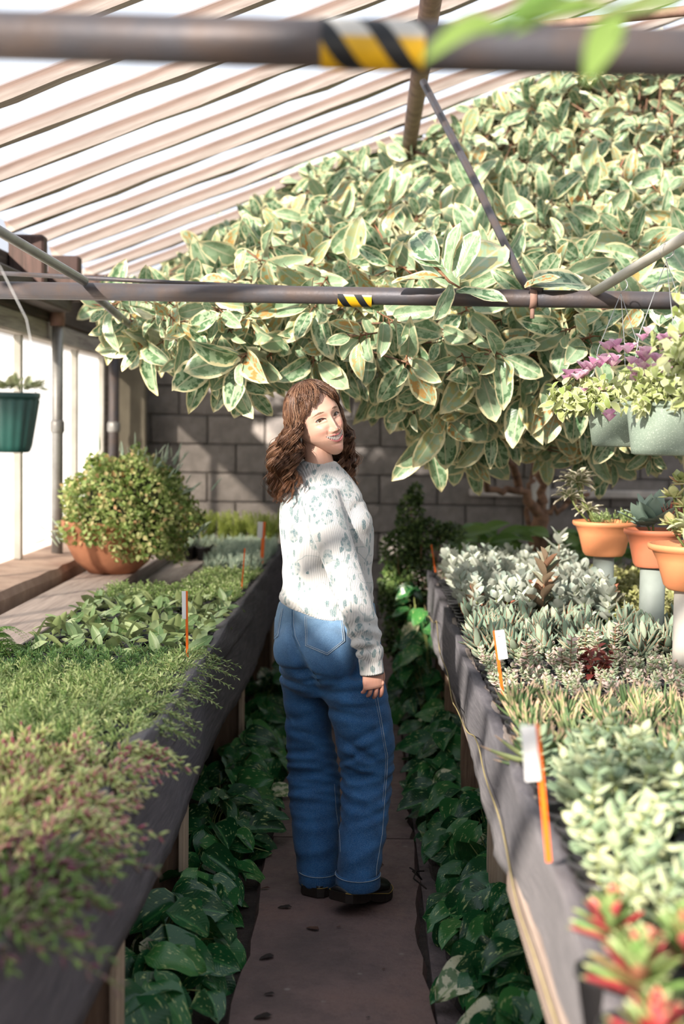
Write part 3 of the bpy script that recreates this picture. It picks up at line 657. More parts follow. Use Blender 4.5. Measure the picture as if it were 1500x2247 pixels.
for (y1, y0, nm, var, lab, grp) in Lb:
    y = y1-SP/2
    while y > y0:
        kr = int(round((y-y0)/SP+.5))
        for j in range(9):
            x = (-.585 if y > 3 else -.565)-SP*j
            xe = -1.14 if y > 4.4 else -1.42
            if y > 6.3: xe = -.86 if y < 8.35 else -1.2
            if x < xe or not vis(x, y, .9): continue
            if nm == 'potted_hoya' and (j % 2 or int((y1-y)/SP) % 3 == 2) and rng.random() < .35: pass
            e = addpot(nm, x+rng.uniform(-.006, .006), y+rng.uniform(-.006, .006), BZ, rowlab(lab, j, kr), grp)
            v = var[rng.integers(4)]
            if nm == 'potted_hoya': addleaves(e, v)
            else:
                if j == 0 and y < 4.6: v = (S_trail if y > 3.0 else S_pktrail if y > 2.3 else S_dktrail)[rng.integers(4)]
                link('foliage', v, e, kind='stuff')
        y -= SP
# right bench
Rb = [(7.3, 6.75, 'potted_succulent', S_mix, 'right-bench pot of small pale leaves', 'mixed small pots, far end of right bench'),
      (6.75, 5.1, 'potted_silver_spoon', P_silver, 'right-bench pot of tall silvery leaves', 'silvery tall pots, right bench'),
      (5.1, 4.42, 'potted_panda_plant', P_panda, 'right-bench pot of felted grey leaves', 'felted grey-leaved pots, right bench'),
      (4.42, 3.72, 'potted_ghost_plant', S_ghost, 'right-bench pot of pale stacked leaves', 'pale stacked-leaf pots, right bench'),
      (3.72, 3.02, 'potted_haworthia', P_dag, 'right-bench pot of pointed tan-tipped leaves', 'pointed-leaf pots, right bench'),
      (3.02, 2.0, 'potted_jade_stack', P_cras, 'right-bench pot of stacked grey-green leaves', 'grey-green stacked pots, near end of right bench')]
for (y1, y0, nm, var, lab, grp) in Rb:
    y = y1-SP/2
    while y > y0:
        kr = int(round((y-y0)/SP+.5))
        for j in range(12):
            x = .412+SP*j
            if x > 1.58 or not vis(x, y, .9, 300): continue
            nm2, var2, lab2, grp2 = nm, var, lab, grp
            if nm == 'potted_silver_spoon' and x > .95: nm2, var2, lab2, grp2 = 'potted_succulent', S_yel, 'right-bench pot of yellow-green small leaves', 'yellow-green pots below the orange bowls'
            e = addpot(nm2, x+rng.uniform(-.006, .006), y+rng.uniform(-.006, .006), BZ, rowlab(lab2, j, kr), grp2)
            v = var2[rng.integers(4)]
            if isinstance(v, tuple): addleaves(e, v, sc=1.0)
            else: link('foliage', v, e, kind='stuff')
            if nm == 'potted_panda_plant' or nm == 'potted_haworthia':
                pass
        y -= SP
# single showy pots
def showy(name, x, y, lab, mat, tm, z=BZ, **kw):
    e = empty(name, (x, y, z), lab, 'potted plant'); link('pot', POT, e); link('soil', SOIL, e)
    rg = np.random.default_rng(int(abs(x*1000+y*77))); g, st = gen(rg, z0=PH-.02, **kw); link('stems', mk('stems', *st, M_twig), e)
    me = tmesh('leaf', tm, mat)
    for i in range(len(g[1])): place('leaf', me, e, g[0][i], g[1][i], g[2][i])
    return e
cl = leaf(6, 4, .42, .85, .7, .5, -.15, .02)
q = at(1188, 1300, 5.15); showy('potted_copper_spoons', q[0], 5.15, 'tall copper and olive leaved plant, tallest of the brown-leaved ones', M_copper, cl, nst=1, h=.24, lean=.05, nodes=7, per=2, L=.10, up0=0, up1=1.0, rbase=.005, stemr=.005, lo=.3)
q = at(1040, 1330, 5.2); showy('potted_copper_spoons', q[0], 5.2, 'low copper-leaved plant beside the bench rim, among the silvery pots', M_copper, cl, nst=2, h=.13, lean=.2, nodes=5, per=2, L=.08, up0=.2, up1=1.1, rbase=.015, stemr=.004, lo=.2)
q = at(1335, 1300, 5.4); showy('potted_copper_spoons', q[0], 5.4, 'copper-leaved plant behind the felted grey pots, nearest the plastic pipe stands', M_copper, cl, nst=2, h=.12, lean=.2, nodes=4, per=2, L=.085, up0=.2, up1=1.1, rbase=.015, stemr=.004, lo=.2)
q = at(1105, 1300, 5.3); showy('potted_copper_spoons', q[0], 5.3, 'small copper-red plant between the two larger brown-leaved ones', M_copper, cl, nst=2, h=.10, lean=.3, nodes=3, per=2, L=.08, up0=.2, up1=1.1, rbase=.015, stemr=.004, lo=.2)
q = at(1220, 1240, 6.2); showy('potted_silver_spoon', q[0], 6.2, 'tallest silvery plant with broad pale blades, behind the copper one', M_silver, leaf(6, 4, .5, .8, .8, .2, -.1, .02), nst=1, h=.30, lean=.05, nodes=8, per=2, L=.10, up0=-.1, up1=.8, rbase=.005, stemr=.006, lo=.2)
q = at(1300, 1480, 4.1); showy('potted_red_stonecrop', q[0], 4.1, 'dark red leafy plant among the pale stacked-leaf pots', M_redl, small, nst=9, h=.11, lean=.4, nodes=7, per=2, L=.035, up0=-.1, up1=.6)
for i, (px, py, Y, s) in enumerate([(1160, 1430, 4.15, 0), (1275, 1385, 4.42, 1), (1310, 1395, 4.36, 2), (1345, 1390, 4.4, 3), (1245, 1440, 4.1, 4)]):
    q = at(px, py, Y); showy('potted_ghost_plant', q[0], Y, ['short pale stacked stem beside the printed plant tag', 'leftmost of three tall creamy stacked stems', 'middle of three tall creamy stacked stems', 'tall creamy stacked stem nearest the pipe stand', 'pinkish stacked stem left of the dark red plant'][i], M_ghost, coin, nst=2, h=.12, lean=.15, nodes=10, per=2, L=.030, up0=.2, up1=.5, lo=.35, rbase=.015, stemr=.003)
# the nearest rosettes
for i, (px, py, Y, sc) in enumerate([(1400, 2120, 1.68, 1.0), (1500, 2060, 1.8, .9), (1340, 2070, 1.86, .85), (1440, 2230, 1.50, .9)]):
    q = at(px, py, Y)
    e = empty('potted_rosette', (q[0], Y, BZ), ['big blurred red and green rosette at the very front of the right bench', 'blurred rosette cut by the frame behind the big red one', 'smaller pink-red blurred rosette beside the bench liner', 'blurred green rosette lowest in the picture'][i], 'potted plant')
    link('pot', POT, e); link('soil', SOIL, e); rg = np.random.default_rng(50+i); n = 34
    a = np.arange(n)*2.4; up = np.linspace(.15, 1.2, n); D = np.stack([np.cos(a)*np.cos(up), np.sin(a)*np.cos(up), np.sin(up)], 1); N = np.stack([-np.cos(a)*np.sin(up), -np.sin(a)*np.sin(up), np.cos(up)], 1)
    Rm = orient(D, N); me = tmesh('leaf', leaf(6, 4, .36, .8, .7, .3, -.1, .02), M_rosr)
    for k in range(n): place('leaf', me, e, Rm[k], np.array([0, 0, PH+.03+.05*k/n]), sc*(.085-.035*k/n))
# agave-like plant at the rim between blocks
q = at(1085, 1640, 3.0); showy('potted_dagger', .405, 3.05, 'spiky tan-tipped plant leaning over the right bench rim', M_dag, dagger, nst=2, h=.03, lean=.9, nodes=6, per=3, L=.12, up0=.3, up1=1.0, lo=.1)

# ------------------------------------------------------------------ plant tags
def stake(px0, py0, px1, py1, Y, w, lab, tag=True, lines=False, tside=-1, tfrac=.36, tw=.022):
    a = at(px0, py0, Y); b = at(px1, py1, Y); e = empty('plant_tag', tuple(b), lab, 'plant tag')
    d = a-b; L = np.linalg.norm(d); d = d/L; x = np.cross(d, [0, 1.0, 0]); x = unit(x)*(1 if np.cross(d, [0, 1, 0])[0] > 0 else -1)
    Rm = np.stack([x, np.cross(d, x), d], -1)
    def pl(name, bx, by, cx, cz, hx, hz, mat, **kw):
        V, Fc = box(cx, by, cz, hx, bx, hz, .0006); V = V@Rm.T; return link(name, mk(name, V, Fc, mat, smooth=False), e, **kw)
    pl('stick', .003, 0, 0, L/2, w, L, M_orange)
    if tag:
        th = L*tfrac; o = pl('card', .0012, -.003, tside*(w/2+tw/2)*.8, L-th/2, tw, th, M_white)
        if lines:
            for k, (zz, ww, dx, hh) in enumerate([(.80, .35, -.1, .016), (.70, .18, -.12, .012), (.42, .55, .1, .006), (.34, .45, .14, .012), (.18, .6, .0, .006), (.12, .5, .05, .006)]):
                V, Fc = box(tside*(w/2+tw/2)*.8+dx*tw, -.0042, L-th+th*zz, tw*ww, .0006, L*hh*.6); o2 = link('print_line', mk('print_line', V@Rm.T, Fc, M_print, smooth=False), o)
    return e
stake(409, 1297, 411, 1476, 4.35, .008, 'orange plant stick with white card standing in the dark fine-leaved pots, left bench', tw=.013, tfrac=.34)
stake(579, 1145, 574, 1238, 7.1, .018, 'orange plant stick with white card beside the woman\'s shoulder, far left bench', tw=.028, tfrac=.38)
stake(537, 1203, 530, 1292, 6.1, .006, 'thin bare orange plant stick at the aisle edge of the left bench', tag=False)
stake(1084, 1384, 1104, 1532, 3.72, .0085, 'orange plant stick with printed white card at the rim of the right bench', lines=True, tside=1, tw=.026, tfrac=.43)
stake(1176, 1590, 1204, 1892, 2.32, .010, 'large blurred orange stick with white card near the front of the right bench', tside=-1, tw=.026, tfrac=.40)
stake(946, 1195, 955, 1256, 6.9, .007, 'small orange plant stick at the far corner of the right bench', tag=False)

# ------------------------------------------------------------------ big clay pot overflowing on the left bench
CP = at(246, 1240, 7.05); CP[2] = .785
e = empty('clay_pot', tuple(CP), 'large clay pot almost hidden by the shrubby succulents spilling over it', 'flower pot')
link('bowl', mk('bowl', *lathe([(.0, 0), (.12, 0), (.19, .06), (.235, .15), (.25, .23), (.26, .235), (.26, .27), (.23, .27), (.22, .22), (0, .21)], 32), M_clay), e)
e = empty('mounded_succulent', (CP[0]+.09, CP[1], CP[2]+.2), 'huge mound of yellow-green small-leaved succulent filling the big clay pot', 'plant')
M_mound = leafmat('mound_leaf', [(0, (.14, .24, .05)), (.4, (.32, .44, .13)), (.8, (.60, .66, .28)), (.93, (.66, .56, .28)), (1, (.62, .34, .16))], trans=.25)
n = 9000; rg = np.random.default_rng(3); D = unit(rg.standard_normal((n, 3))); D = D[(D[:, 2] > -.72)&~((D[:, 0] < -.1)&(D[:, 2] < -.42))][:7000]; n = len(D)
lump = 1+.09*np.sin(D[:, 0]*9+D[:, 2]*7)+.07*np.sin(D[:, 1]*11+D[:, 0]*6)
rr = rg.uniform(.86, 1.03, n)*lump; Tm = D*rr[:, None]*np.array([.335, .32, .305])+[0.0, 0, .10]
Rm = orient(unit(D+.9*rg.standard_normal((n, 3))), D+.5*rg.standard_normal((n, 3)))
link('leaves', scatter('leaves', [small, smallr], Rm, Tm, rg.uniform(.018, .034, n), M_mound), e, kind='stuff')
V, Fc = lathe([(.001, -.12), (.15, -.08), (.24, .05), (.25, .15), (.18, .28), (.001, .33)], 20); link('core', mk('core', V, Fc, simple('inner_twigs', (.05, .06, .02), (.02, .02, .01), 30, .9, .5)), e)
fg = tmesh('finger_leaf', fatleaf(5, 5, .10, .09, .7, .4, .08), M_chalk); k = 0
for (dx, dz, nn, sp) in ((.16, .36, 30, .45), (-.33, -.02, 14, .5), (.35, -.0, 12, .5), (-.02, .40, 10, .5), (.27, .22, 12, .5)):
    for q in range(nn):
        b = np.array([dx+rg.normal(0, .05), rg.normal(0, .05)-.05, dz+rg.normal(0, .03)]); d = unit(np.array([dx*1.6, -.1, dz+.1])+rg.normal(0, sp, 3)*.6+[0, 0, .3])
        place('finger_leaf', fg, e, orient(d[None], rg.standard_normal((1, 3)))[0], b, rg.uniform(.06, .10))
# fern at left edge
q = at(-30, 1330, 4.35); e = empty('fern', (q[0], q[1], .80), 'bright green feathery fern at the window edge of the left bench', 'fern'); D = []; T = []; S = []; N = []
M_fern = leafmat('fern_green', [(0, (.10, .24, .04)), (1, (.26, .42, .10))], trans=.3)
for k in range(26):
    a = rg.uniform(-.9, .9); out = np.array([math.cos(a), math.sin(a), 0]); L = rg.uniform(.10, .17)
    for t in np.linspace(.15, 1, 22):
        p = out*L*t*1.0+np.array([0, 0, .16*t-.20*t*t+rg.uniform(-.002, .002)])+np.array([0, 0, .02*(k % 5)-.02]); w = .03*(1-t)+.006
        side = np.cross(out, [0, 0, 1])
        for s in (-1, 1): D.append(side*s+out*.5); N.append([0, 0, 1]); T.append(p); S.append(w)
link('fronds', scatter('fronds', narrow, orient(np.array(D), np.array(N)), np.array(T), np.array(S), M_fern), e, kind='stuff')
link('pot', mk('pot_small', *lathe([(0, -.06), (.05, -.06), (.06, .02), (.055, .02), (0, .0)], 16), M_black), e)

# ------------------------------------------------------------------ rubber plant canopy
M_fic = leafmat('variegated_rubber_leaf', [(0, (.07, .15, .065)), (.35, (.14, .25, .12)), (.80, (.30, .41, .24)), (.86, (.46, .42, .16)), (1, (.50, .24, .07))], margin=(.78, .71, .42), mw=.80,
                rib=(.55, .56, .36), back=(.33, .30, .19), trans=.20, rough=.30, nsc=2.2, patch=(.33, .45, .27))
M_shoot = simple('pink_leaf_sheath', (.62, .26, .16), (.5, .2, .14), 10, .5, 0)
fic = empty('rubber_plant', tuple(at(1182, 1195, 8.35)*np.array([1, 1, 0])), 'huge variegated rubber plant filling the roof space and drooping behind the woman', 'plant')
f0 = np.array(fic.location)
LOW = [(185, 690), (260, 790), (340, 840), (420, 855), (480, 880), (560, 930), (620, 850), (700, 860), (790, 900), (850, 960), (900, 985), (960, 1040), (1050, 1065), (1130, 1060), (1200, 1120), (1240, 1050), (1330, 1080), (1400, 1060), (1560, 1090), (1740, 1000)]
UPP = [(185, 660), (250, 620), (330, 600), (400, 560), (480, 500), (560, 440), (640, 400), (700, 360), (860, 310), (1000, 250), (1100, 200), (1170, 165), (1300, 120), (1560, 60), (1740, 20)]
def dep(px, py):
    y = np.interp(py, [60, 170, 350, 500, 600, 680, 760, 850, 950, 1080], [8.6, 8.3, 7.7, 6.7, 5.8, 5.3, 5.25, 5.5, 5.9, 6.6])
    lo = np.interp(px, [p[0] for p in LOW], [p[1] for p in LOW]); up = np.interp(px, [p[0] for p in UPP], [p[1] for p in UPP])
    e = max(0, 1-(py-up)/170.0); y = y+(8.4-y)*min(1, e*e*1.1) if py < 640 else y
    if px < 450: y += .5*(450-px)/265
    return min(y, 8.9)
rg = np.random.default_rng(11); tips = []
def density(px, py, layer):
    if 470 < px < 620 and py > 850: return .35
    if px > 1050 and py > 930: return .22
    if px > 880 and py > 990: return .3
    return 1
def okc(px, py, mg):
    lo = np.interp(px, [p[0] for p in LOW], [p[1] for p in LOW]); up = np.interp(px, [p[0] for p in UPP], [p[1] for p in UPP])
    return up+mg[0] < py < lo-mg[1]
def droof(px, py): 
    d = ray(px, py); den = d[2]/d[1]-.39*d[0]/d[1]; return 1.6625/den if den > .01 else 99
for layer, cnt_, gap in ((0, 370, 34), (1, 370, 30), (2, 370, 27), (3, 460, 22), (4.6, 520, 18)):  # two deepest layers are hidden leaves added to shade the back wall
    got = 0; tries = 0
    while got < cnt_ and tries < 30000:
        tries += 1; px = rg.uniform(190, 1720 if layer != 4.6 else 860); py = rg.uniform(70, 1120)
        if not okc(px, py, ((28, 60) if layer == 0 else (22, 95))) or rg.random() > density(px, py, layer): continue
        Y = dep(px, py)+layer*.45+rg.uniform(-.25, .22)
        s = F/Y
        if any((px-t[0])**2+(py-t[1])**2 < (gap*s/500)**2 for t in tips if t[3] == layer): continue
        Y = min(Y, droof(px, py)-.25, 9.4)
        tips.append((px, py, Y, layer)); got += 1
fl = [leaf(8, 4, w, .92, .62, fo, dr, .03, 0, 0, sd) for (w, fo, dr, sd) in ((.50, .14, .12, 1), (.46, .30, .30, 2), (.54, .08, .05, 3), (.44, .40, .45, 4), (.50, .2, .2, 5), (.38, .55, .2, 6))]
DD = []; NN = []; TT = []; SS = []; KEY = []; PET = []
tv = np.array([-.30, -.75, .35])
for (px, py, Y, layer) in tips:
    P = at(px, py, Y)
    hang = np.interp(py, [400, 700, 1000], [.3, -.35, -.9])
    ax = unit(np.array([rg.normal(-.1, .55), -.75+rg.normal(0, .25), hang+rg.normal(0, .3)]))
    n1 = unit(np.cross(ax, [.1, .2, 1])); n2 = np.cross(ax, n1); nl = int(rg.integers(5, 8)); ph = rg.uniform(0, 6)
    Ls = rg.uniform(.115, .225)*(1.0 if Y < 7.4 else .82)
    if px < 440: Ls *= .85
    for k in range(nl):
        a = ph+k*2.4; tl = rg.uniform(.75, 1.35) if k > 0 else .4
        o = n1*math.cos(a)+n2*math.sin(a); d = unit(ax*math.cos(tl)+o*math.sin(tl)+np.array([0, 0, -.30 if py > 560 else -.12]))
        nh = ax*math.sin(tl)-o*math.cos(tl)*.6+tv*1.0+rg.normal(0, .25, 3)
        b = P-ax*k*.012+d*.03
        DD.append(d); NN.append(nh); TT.append(b); SS.append(Ls*rg.uniform(.75, 1.1)*(.6 if k == 0 else 1)); KEY.append((layer, Y))
        PET.append(np.stack([P-ax*(k*.012+.03), P-ax*k*.012, b]))
    if layer == 0 and rg.random() < .18:       # pink rolled sheath
        DD.append(unit(ax+[0, 0, .5])); NN.append(tv); TT.append(P); SS.append(-.09); KEY.append((9, Y)); PET.append(np.stack([P-ax*.03, P, P+ax*.01]))
DD = np.array(DD); NN = np.array(NN); TT = np.array(TT)-f0; SS = np.array(SS); Rm = orient(DD, NN)
pix = np.abs(SS)*F/np.array([k[1] for k in KEY])-1000*(np.array([k[0] for k in KEY]) > 0)
sh = SS < 0; order = np.argsort(-pix); top = [i for i in order if not sh[i]][:290]; topset = np.zeros(len(SS), bool); topset[top] = True
fme = [tmesh('leaf', t, M_fic) for t in fl]
for i in top: place('leaf', fme[i % len(fme)], fic, Rm[i], TT[i], SS[i])
rest = ~topset & ~sh
link('leaves_behind', scatter('leaves_behind', fl, Rm[rest], TT[rest], SS[rest], M_fic), fic, kind='stuff')
shm = tmesh('leaf_sheath', fatleaf(5, 5, .10, .10, .6, .7, .05), M_shoot)
for i in np.where(sh)[0]: place('leaf_sheath', shm, fic, Rm[i], TT[i], .085)
PET = np.array(PET)-f0; V, Fc = tubeq(PET, np.tile([.004, .0035, .002], (len(PET), 1)), 3); link('leaf_stalks', mk('leaf_stalks', V, Fc, M_twig), fic, kind='stuff')
mb = MB()
def br(pts, r0, r1, wob=.02):
    P = np.array(pts)-f0; t = np.linspace(0, 1, len(P)*4); tt = np.linspace(0, 1, len(P))
    Q = np.stack([np.interp(t, tt, P[:, k]) for k in range(3)], 1); Q[1:-1] += rg.normal(0, wob, (len(Q)-2, 3)); mb.add(*tube(Q, np.linspace(r0, r1, len(Q)), 8))
B0 = at(1182, 1195, 8.35); base = np.array([B0[0], B0[1], 0.0])
F1 = at(1185, 1130, 8.35)
br([base, B0, F1], .055, .050, .006)
lims = [[F1, at(1140, 1075, 8.2), at(1110, 1000, 7.8), at(1050, 900, 7.2)], [F1, at(1195, 1060, 8.4), at(1190, 960, 8.2), at(1200, 800, 7.6)], [F1, at(1240, 1110, 8.4), at(1290, 1085, 8.5)],
        [at(1140, 1075, 8.2), at(1090, 1080, 8.0), at(1040, 1000, 7.6), at(960, 900, 7.2)], [at(1195, 1060, 8.4), at(1250, 960, 8.2), at(1330, 860, 7.8)], [at(1110, 1000, 7.8), at(1060, 950, 7.3), at(1010, 940, 7.0)],
        [at(1200, 800, 7.6), at(1150, 600, 7.6), at(1050, 400, 8.0), at(900, 330, 8.2)], [at(1050, 900, 7.2), at(850, 760, 6.4), at(650, 700, 6.1), at(420, 690, 6.2)], [at(1200, 800, 7.6), at(1320, 500, 7.2), at(1400, 300, 7.8)],
        [at(850, 760, 6.4), at(700, 560, 6.8), at(560, 500, 7.8)], [B0*np.array([1, 1, .4]), at(1160, 1100, 8.5), at(1165, 1000, 8.6)]]
for i, L in enumerate(lims): br(L, .034 if i < 2 else .022, .014 if i < 8 else .010)
link('trunk', mb.mesh('trunk', M_bark), fic)
ends = np.vstack([np.linspace(L[k], L[k+1], 6) for L in lims for k in range(len(L)-1)])
TP = []; 
for (px, py, Y, layer) in tips:
    if layer == 2 and rg.random() < .5: continue
    P = at(px, py, Y); k = np.argmin(((ends-P)**2).sum(1)+rg.random(len(ends))*.05); E = ends[k]; L = np.linalg.norm(P-E)
    mid = (P+E)/2+rg.normal(0, .05, 3)+[0, .12, -.04]; t = np.linspace(.5, 1, 6)[:, None]
    TP.append((1-t)**2*E+2*t*(1-t)*mid+t*t*P)
TP = np.array(TP)-f0; V, Fc = tubeq(TP, np.tile(np.linspace(.006, .003, 6), (len(TP), 1)), 5); link('twigs', mk('twigs', V, Fc, M_bark), fic, kind='stuff')
# the spray lying over the taped pipe
sp = empty('rubber_plant_spray', tuple(at(960, 600, 4.80)), 'rubber plant spray laid over the taped cross pipe with one leaf hanging below', 'branch'); s0 = np.array(sp.location)
for (px, py, qx, qy, dy, w, nh) in [(1000, 640, 1115, 652, -.04, .9, (.2, -.6, .8)), (1000, 610, 1045, 500, .0, 1, (-.5, -.9, .1)), (985, 600, 1000, 480, .02, .8, (-.9, -.6, 0)), (975, 610, 860, 608, -.02, .8, (0, -.4, .9)),
                                (990, 625, 960, 700, -.06, .8, (.9, -.5, .2)), (975, 590, 895, 548, .05, .8, (-.3, -.5, .8)), (960, 575, 900, 500, .1, .8, (-.4, -.9, .3)), (1010, 615, 1110, 520, .12, .9, (-.1, -.9, .4)), (1150, 630, 1230, 600, -.0, .9, (0, -.5, .9)), (1165, 625, 1300, 610, .08, 1, (.1, -.7, .8))]:
    a = at(px, py, 4.80); b = at(qx, qy, 4.80+dy*2); d = b-a; L = np.linalg.norm(d)
    place('leaf', fme[0], sp, orient(d[None], np.array([nh]))[0], a-s0, (L*w, L, L))
V, Fc = tube(np.array([at(925, 545, 4.98), at(950, 580, 4.84), at(985, 618, 4.79), at(1010, 632, 4.79)])-s0, [.008, .007, .005, .003], 6); link('twig', mk('twig', V, Fc, M_twig), sp)

# ------------------------------------------------------------------ pothos beside the path
M_poth = leafmat('pothos_leaf', [(0, (.008, .060, .018)), (.6, (.018, .115, .034)), (1, (.055, .20, .045))], rib=(.05, .19, .05), trans=.15, rough=.30, nsc=1.6, speck=(.42, .50, .20), tip=None, back=(.04, .14, .04))
M_poth2 = leafmat('pothos_cream_leaf', [(0, (.07, .15, .04)), (1, (.14, .24, .08))], patch=(.62, .60, .38), rib=(.3, .36, .16), trans=.15, rough=.3, nsc=2.0)
hl = [leaf(9, 6, .80, .68, .55, .18, .32, .04, .15, 0, 1), leaf(9, 6, .72, .66, .55, .38, .15, .03, .15, 0, 2), leaf(9, 6, .76, .70, .52, .10, .50, .05, .13, 0, 3)]
hme = [tmesh('leaf', t, M_poth) for t in hl]+[tmesh('leaf', hl[0], M_poth2)]
def pothos(x, y, n, sx, sy, h, lab, side, sc=1.0, grp=None):
    e = empty('pothos', (x, y, 0), lab, 'plant', grp); P = []
    for k in range(n):
        t = np.array([rg.normal(0, sx*.5), rg.uniform(-sy/2, sy/2), 0]); 
        if abs(t[0]) > sx*1.1: t[0] *= .5
        f = max(0, 1-abs(t[0])/(sx*1.3)); t[2] = .03+h*f*rg.random()**.6
        d = unit(np.array([-side*.5+rg.normal(0, .7), -.35+rg.normal(0, .6), -.25+rg.normal(0, .3)])); nh = np.array([-side*.35, -.55, .9])+rg.normal(0, .3, 3)
        L = rg.uniform(.085, .145)*sc; me = hme[3] if rg.random() < .06 else hme[rg.integers(3)]
        place('leaf', me, e, orient(d[None], nh[None])[0], t, (L*rg.uniform(.9, 1.1), L, L))
        r0 = np.array([t[0]*.4+side*.05, t[1]*.9, .0]); P.append(np.stack([r0, (r0+t)/2+[0, 0, .04], t]))
    V, Fc = tubeq(np.array(P), np.tile([.003, .0025, .002], (n, 1)), 4); link('stalks', mk('stalks', V, Fc, M_stem), e, kind='stuff')
DL = ['nearest pothos clump left of the path, cut by the frame', 'second pothos clump from the viewer on the left of the path', 'third pothos clump from the viewer on the left, by the pale cleat', 'fourth pothos clump from the viewer on the left, beside the woman\'s shoes', 'fifth pothos clump from the viewer on the left, beside her trouser hems', 'dim pothos clump under the left bench beside the woman\'s knees', 'darkest pothos clump far under the left bench', 'farthest pothos clump left of the path']
DR = ['nearest pothos clump right of the path, low at the frame edge', 'second pothos clump from the viewer on the right of the path', 'third pothos clump from the viewer on the right, by the nearest pale bench post', 'fourth pothos clump on the right, beside the forked twig', 'fifth pothos clump on the right, level with the woman\'s hems', 'sixth pothos clump on the right, level with her knees', 'pothos clump on the right against the middle bench post', 'farthest low pothos clump right of the path']
for i, y in enumerate([3.35, 3.85, 4.35, 4.85, 5.4, 6.0, 6.7, 7.5]):
    pothos(-.50-.02*(i < 2), y, 42, .16, .62, .17+.02*(i % 2), DL[i], -1, 1.0)
for i, y in enumerate([3.3, 3.8, 4.3, 4.8, 5.3, 5.85, 6.4, 7.0]):
    pothos(.40 if y < 5 else .37, y, 46, .15, .6, .20+.03*(i % 2)+.03*(y > 5), DR[i], 1, 1.0)
pothos(.30, 7.0, 60, .10, .5, .62, 'pothos vines climbing the aisle corner of the right bench', 1, .95)
pothos(.28, 7.45, 40, .12, .4, .85, 'pothos vines hanging among the small-leaved shrub at the end of the right bench', 1, .8)
# under-bench dark filler plants farther in
pothos(-.85, 5.0, 30, .2, 2.0, .12, 'sparse pothos trailing in the dark under the left bench', -1)
# broad leaves behind the right bench
for i, (px, py, Y, n) in enumerate([(1030, 1215, 7.9, 16), (1110, 1210, 8.1, 18), (1240, 1215, 8.3, 16), (1340, 1215, 8.2, 12)]):
    q = at(px, py, Y); e = empty('leafy_plant', (q[0], Y, 0), ['broad green leaves just past the end of the right bench, nearest the shrub', 'broad bright leaves left of the rubber plant trunk', 'broad dark leaves just right of the rubber plant trunk', 'broad leaves behind the rear orange bowl'][i], 'plant')
    mm = tmesh('leaf', leaf(8, 4, .5, .75, .7, .2, .35, .03), leafmat('broad_bright_leaf%d' % i, [(0, (.10, .22, .04)), (1, (.28, .42, .12))], rib=(.35, .45, .2), trans=.3, rough=.35)); P = []
    for k in range(n):
        a = rg.uniform(0, 6.28); b = np.array([rg.normal(0, .08), rg.normal(0, .08), q[2]+rg.uniform(-.05, .10)]); d = unit(np.array([math.cos(a), math.sin(a)-.3, rg.uniform(-.1, .9)])); L = rg.uniform(.13, .22)
        place('leaf', mm, e, orient(d[None], np.array([[-.2, -.6, .9]]))[0], b, L); P.append(np.stack([[0, 0, 0], b*[.5, .5, .6], b]))
    V, Fc = tubeq(np.array(P), np.tile([.006, .005, .003], (n, 1)), 4); link('stalks', mk('stalks', V, Fc, M_stem), e)
# small-leaved shrub at the end of the bench
SH = at(905, 1400, 7.7); e = empty('wire_vine_shrub', (SH[0]+.06, 7.75, 0), 'dense dark green small-leaved shrub at the far end of the right bench', 'shrub')
M_shr = leafmat('shrub_leaf', [(0, (.035, .075, .02)), (.6, (.08, .14, .035)), (1, (.22, .30, .10))], trans=.25, rough=.4)
T = []; D = []
def blob(cx, cz, rx, rz, n, ry=.22, cy=0):
    d = unit(rg.standard_normal((n, 3))); r_ = rg.uniform(.55, 1.08, n)**.6; T.append(d*r_[:, None]*[rx, ry, rz]+[cx, cy, cz]); D.append(d)
s = F/7.75
for (px, py, rx, ry, n) in [(905, 1290, 62, 85, 2600), (880, 1210, 45, 50, 1100), (900, 1140, 28, 60, 700), (935, 1170, 45, 30, 700), (985, 1165, 30, 16, 250), (890, 1390, 50, 70, 1500), (905, 1480, 40, 60, 800), (860, 1300, 30, 60, 600), (912, 1085, 14, 24, 160)]:
    q = at(px, py, 7.75)-np.array(e.location); blob(q[0], q[2], rx/s, ry/s, n, .6*rx/s+.03, -.02)
T = np.vstack(T); D = np.vstack(D); n = len(T)
link('leaves', scatter('leaves', [smallr, small], orient(unit(D+1.0*rg.standard_normal((n, 3))), D+[0, -.3, .6]+.4*rg.standard_normal((n, 3))), T, rg.uniform(.017, .030, n), M_shr), e, kind='stuff')
P = []
for k in range(60):
    j = rg.integers(n); P.append(np.stack([[0, 0, 0], [T[j][0]*.3, .02, T[j][2]*.5], T[j]*[1, 1, .9], T[j]]))
V, Fc = tubeq(np.array(P), np.tile([.006, .005, .003, .001], (60, 1)), 4); link('stems', mk('stems', V, Fc, M_twig), e)

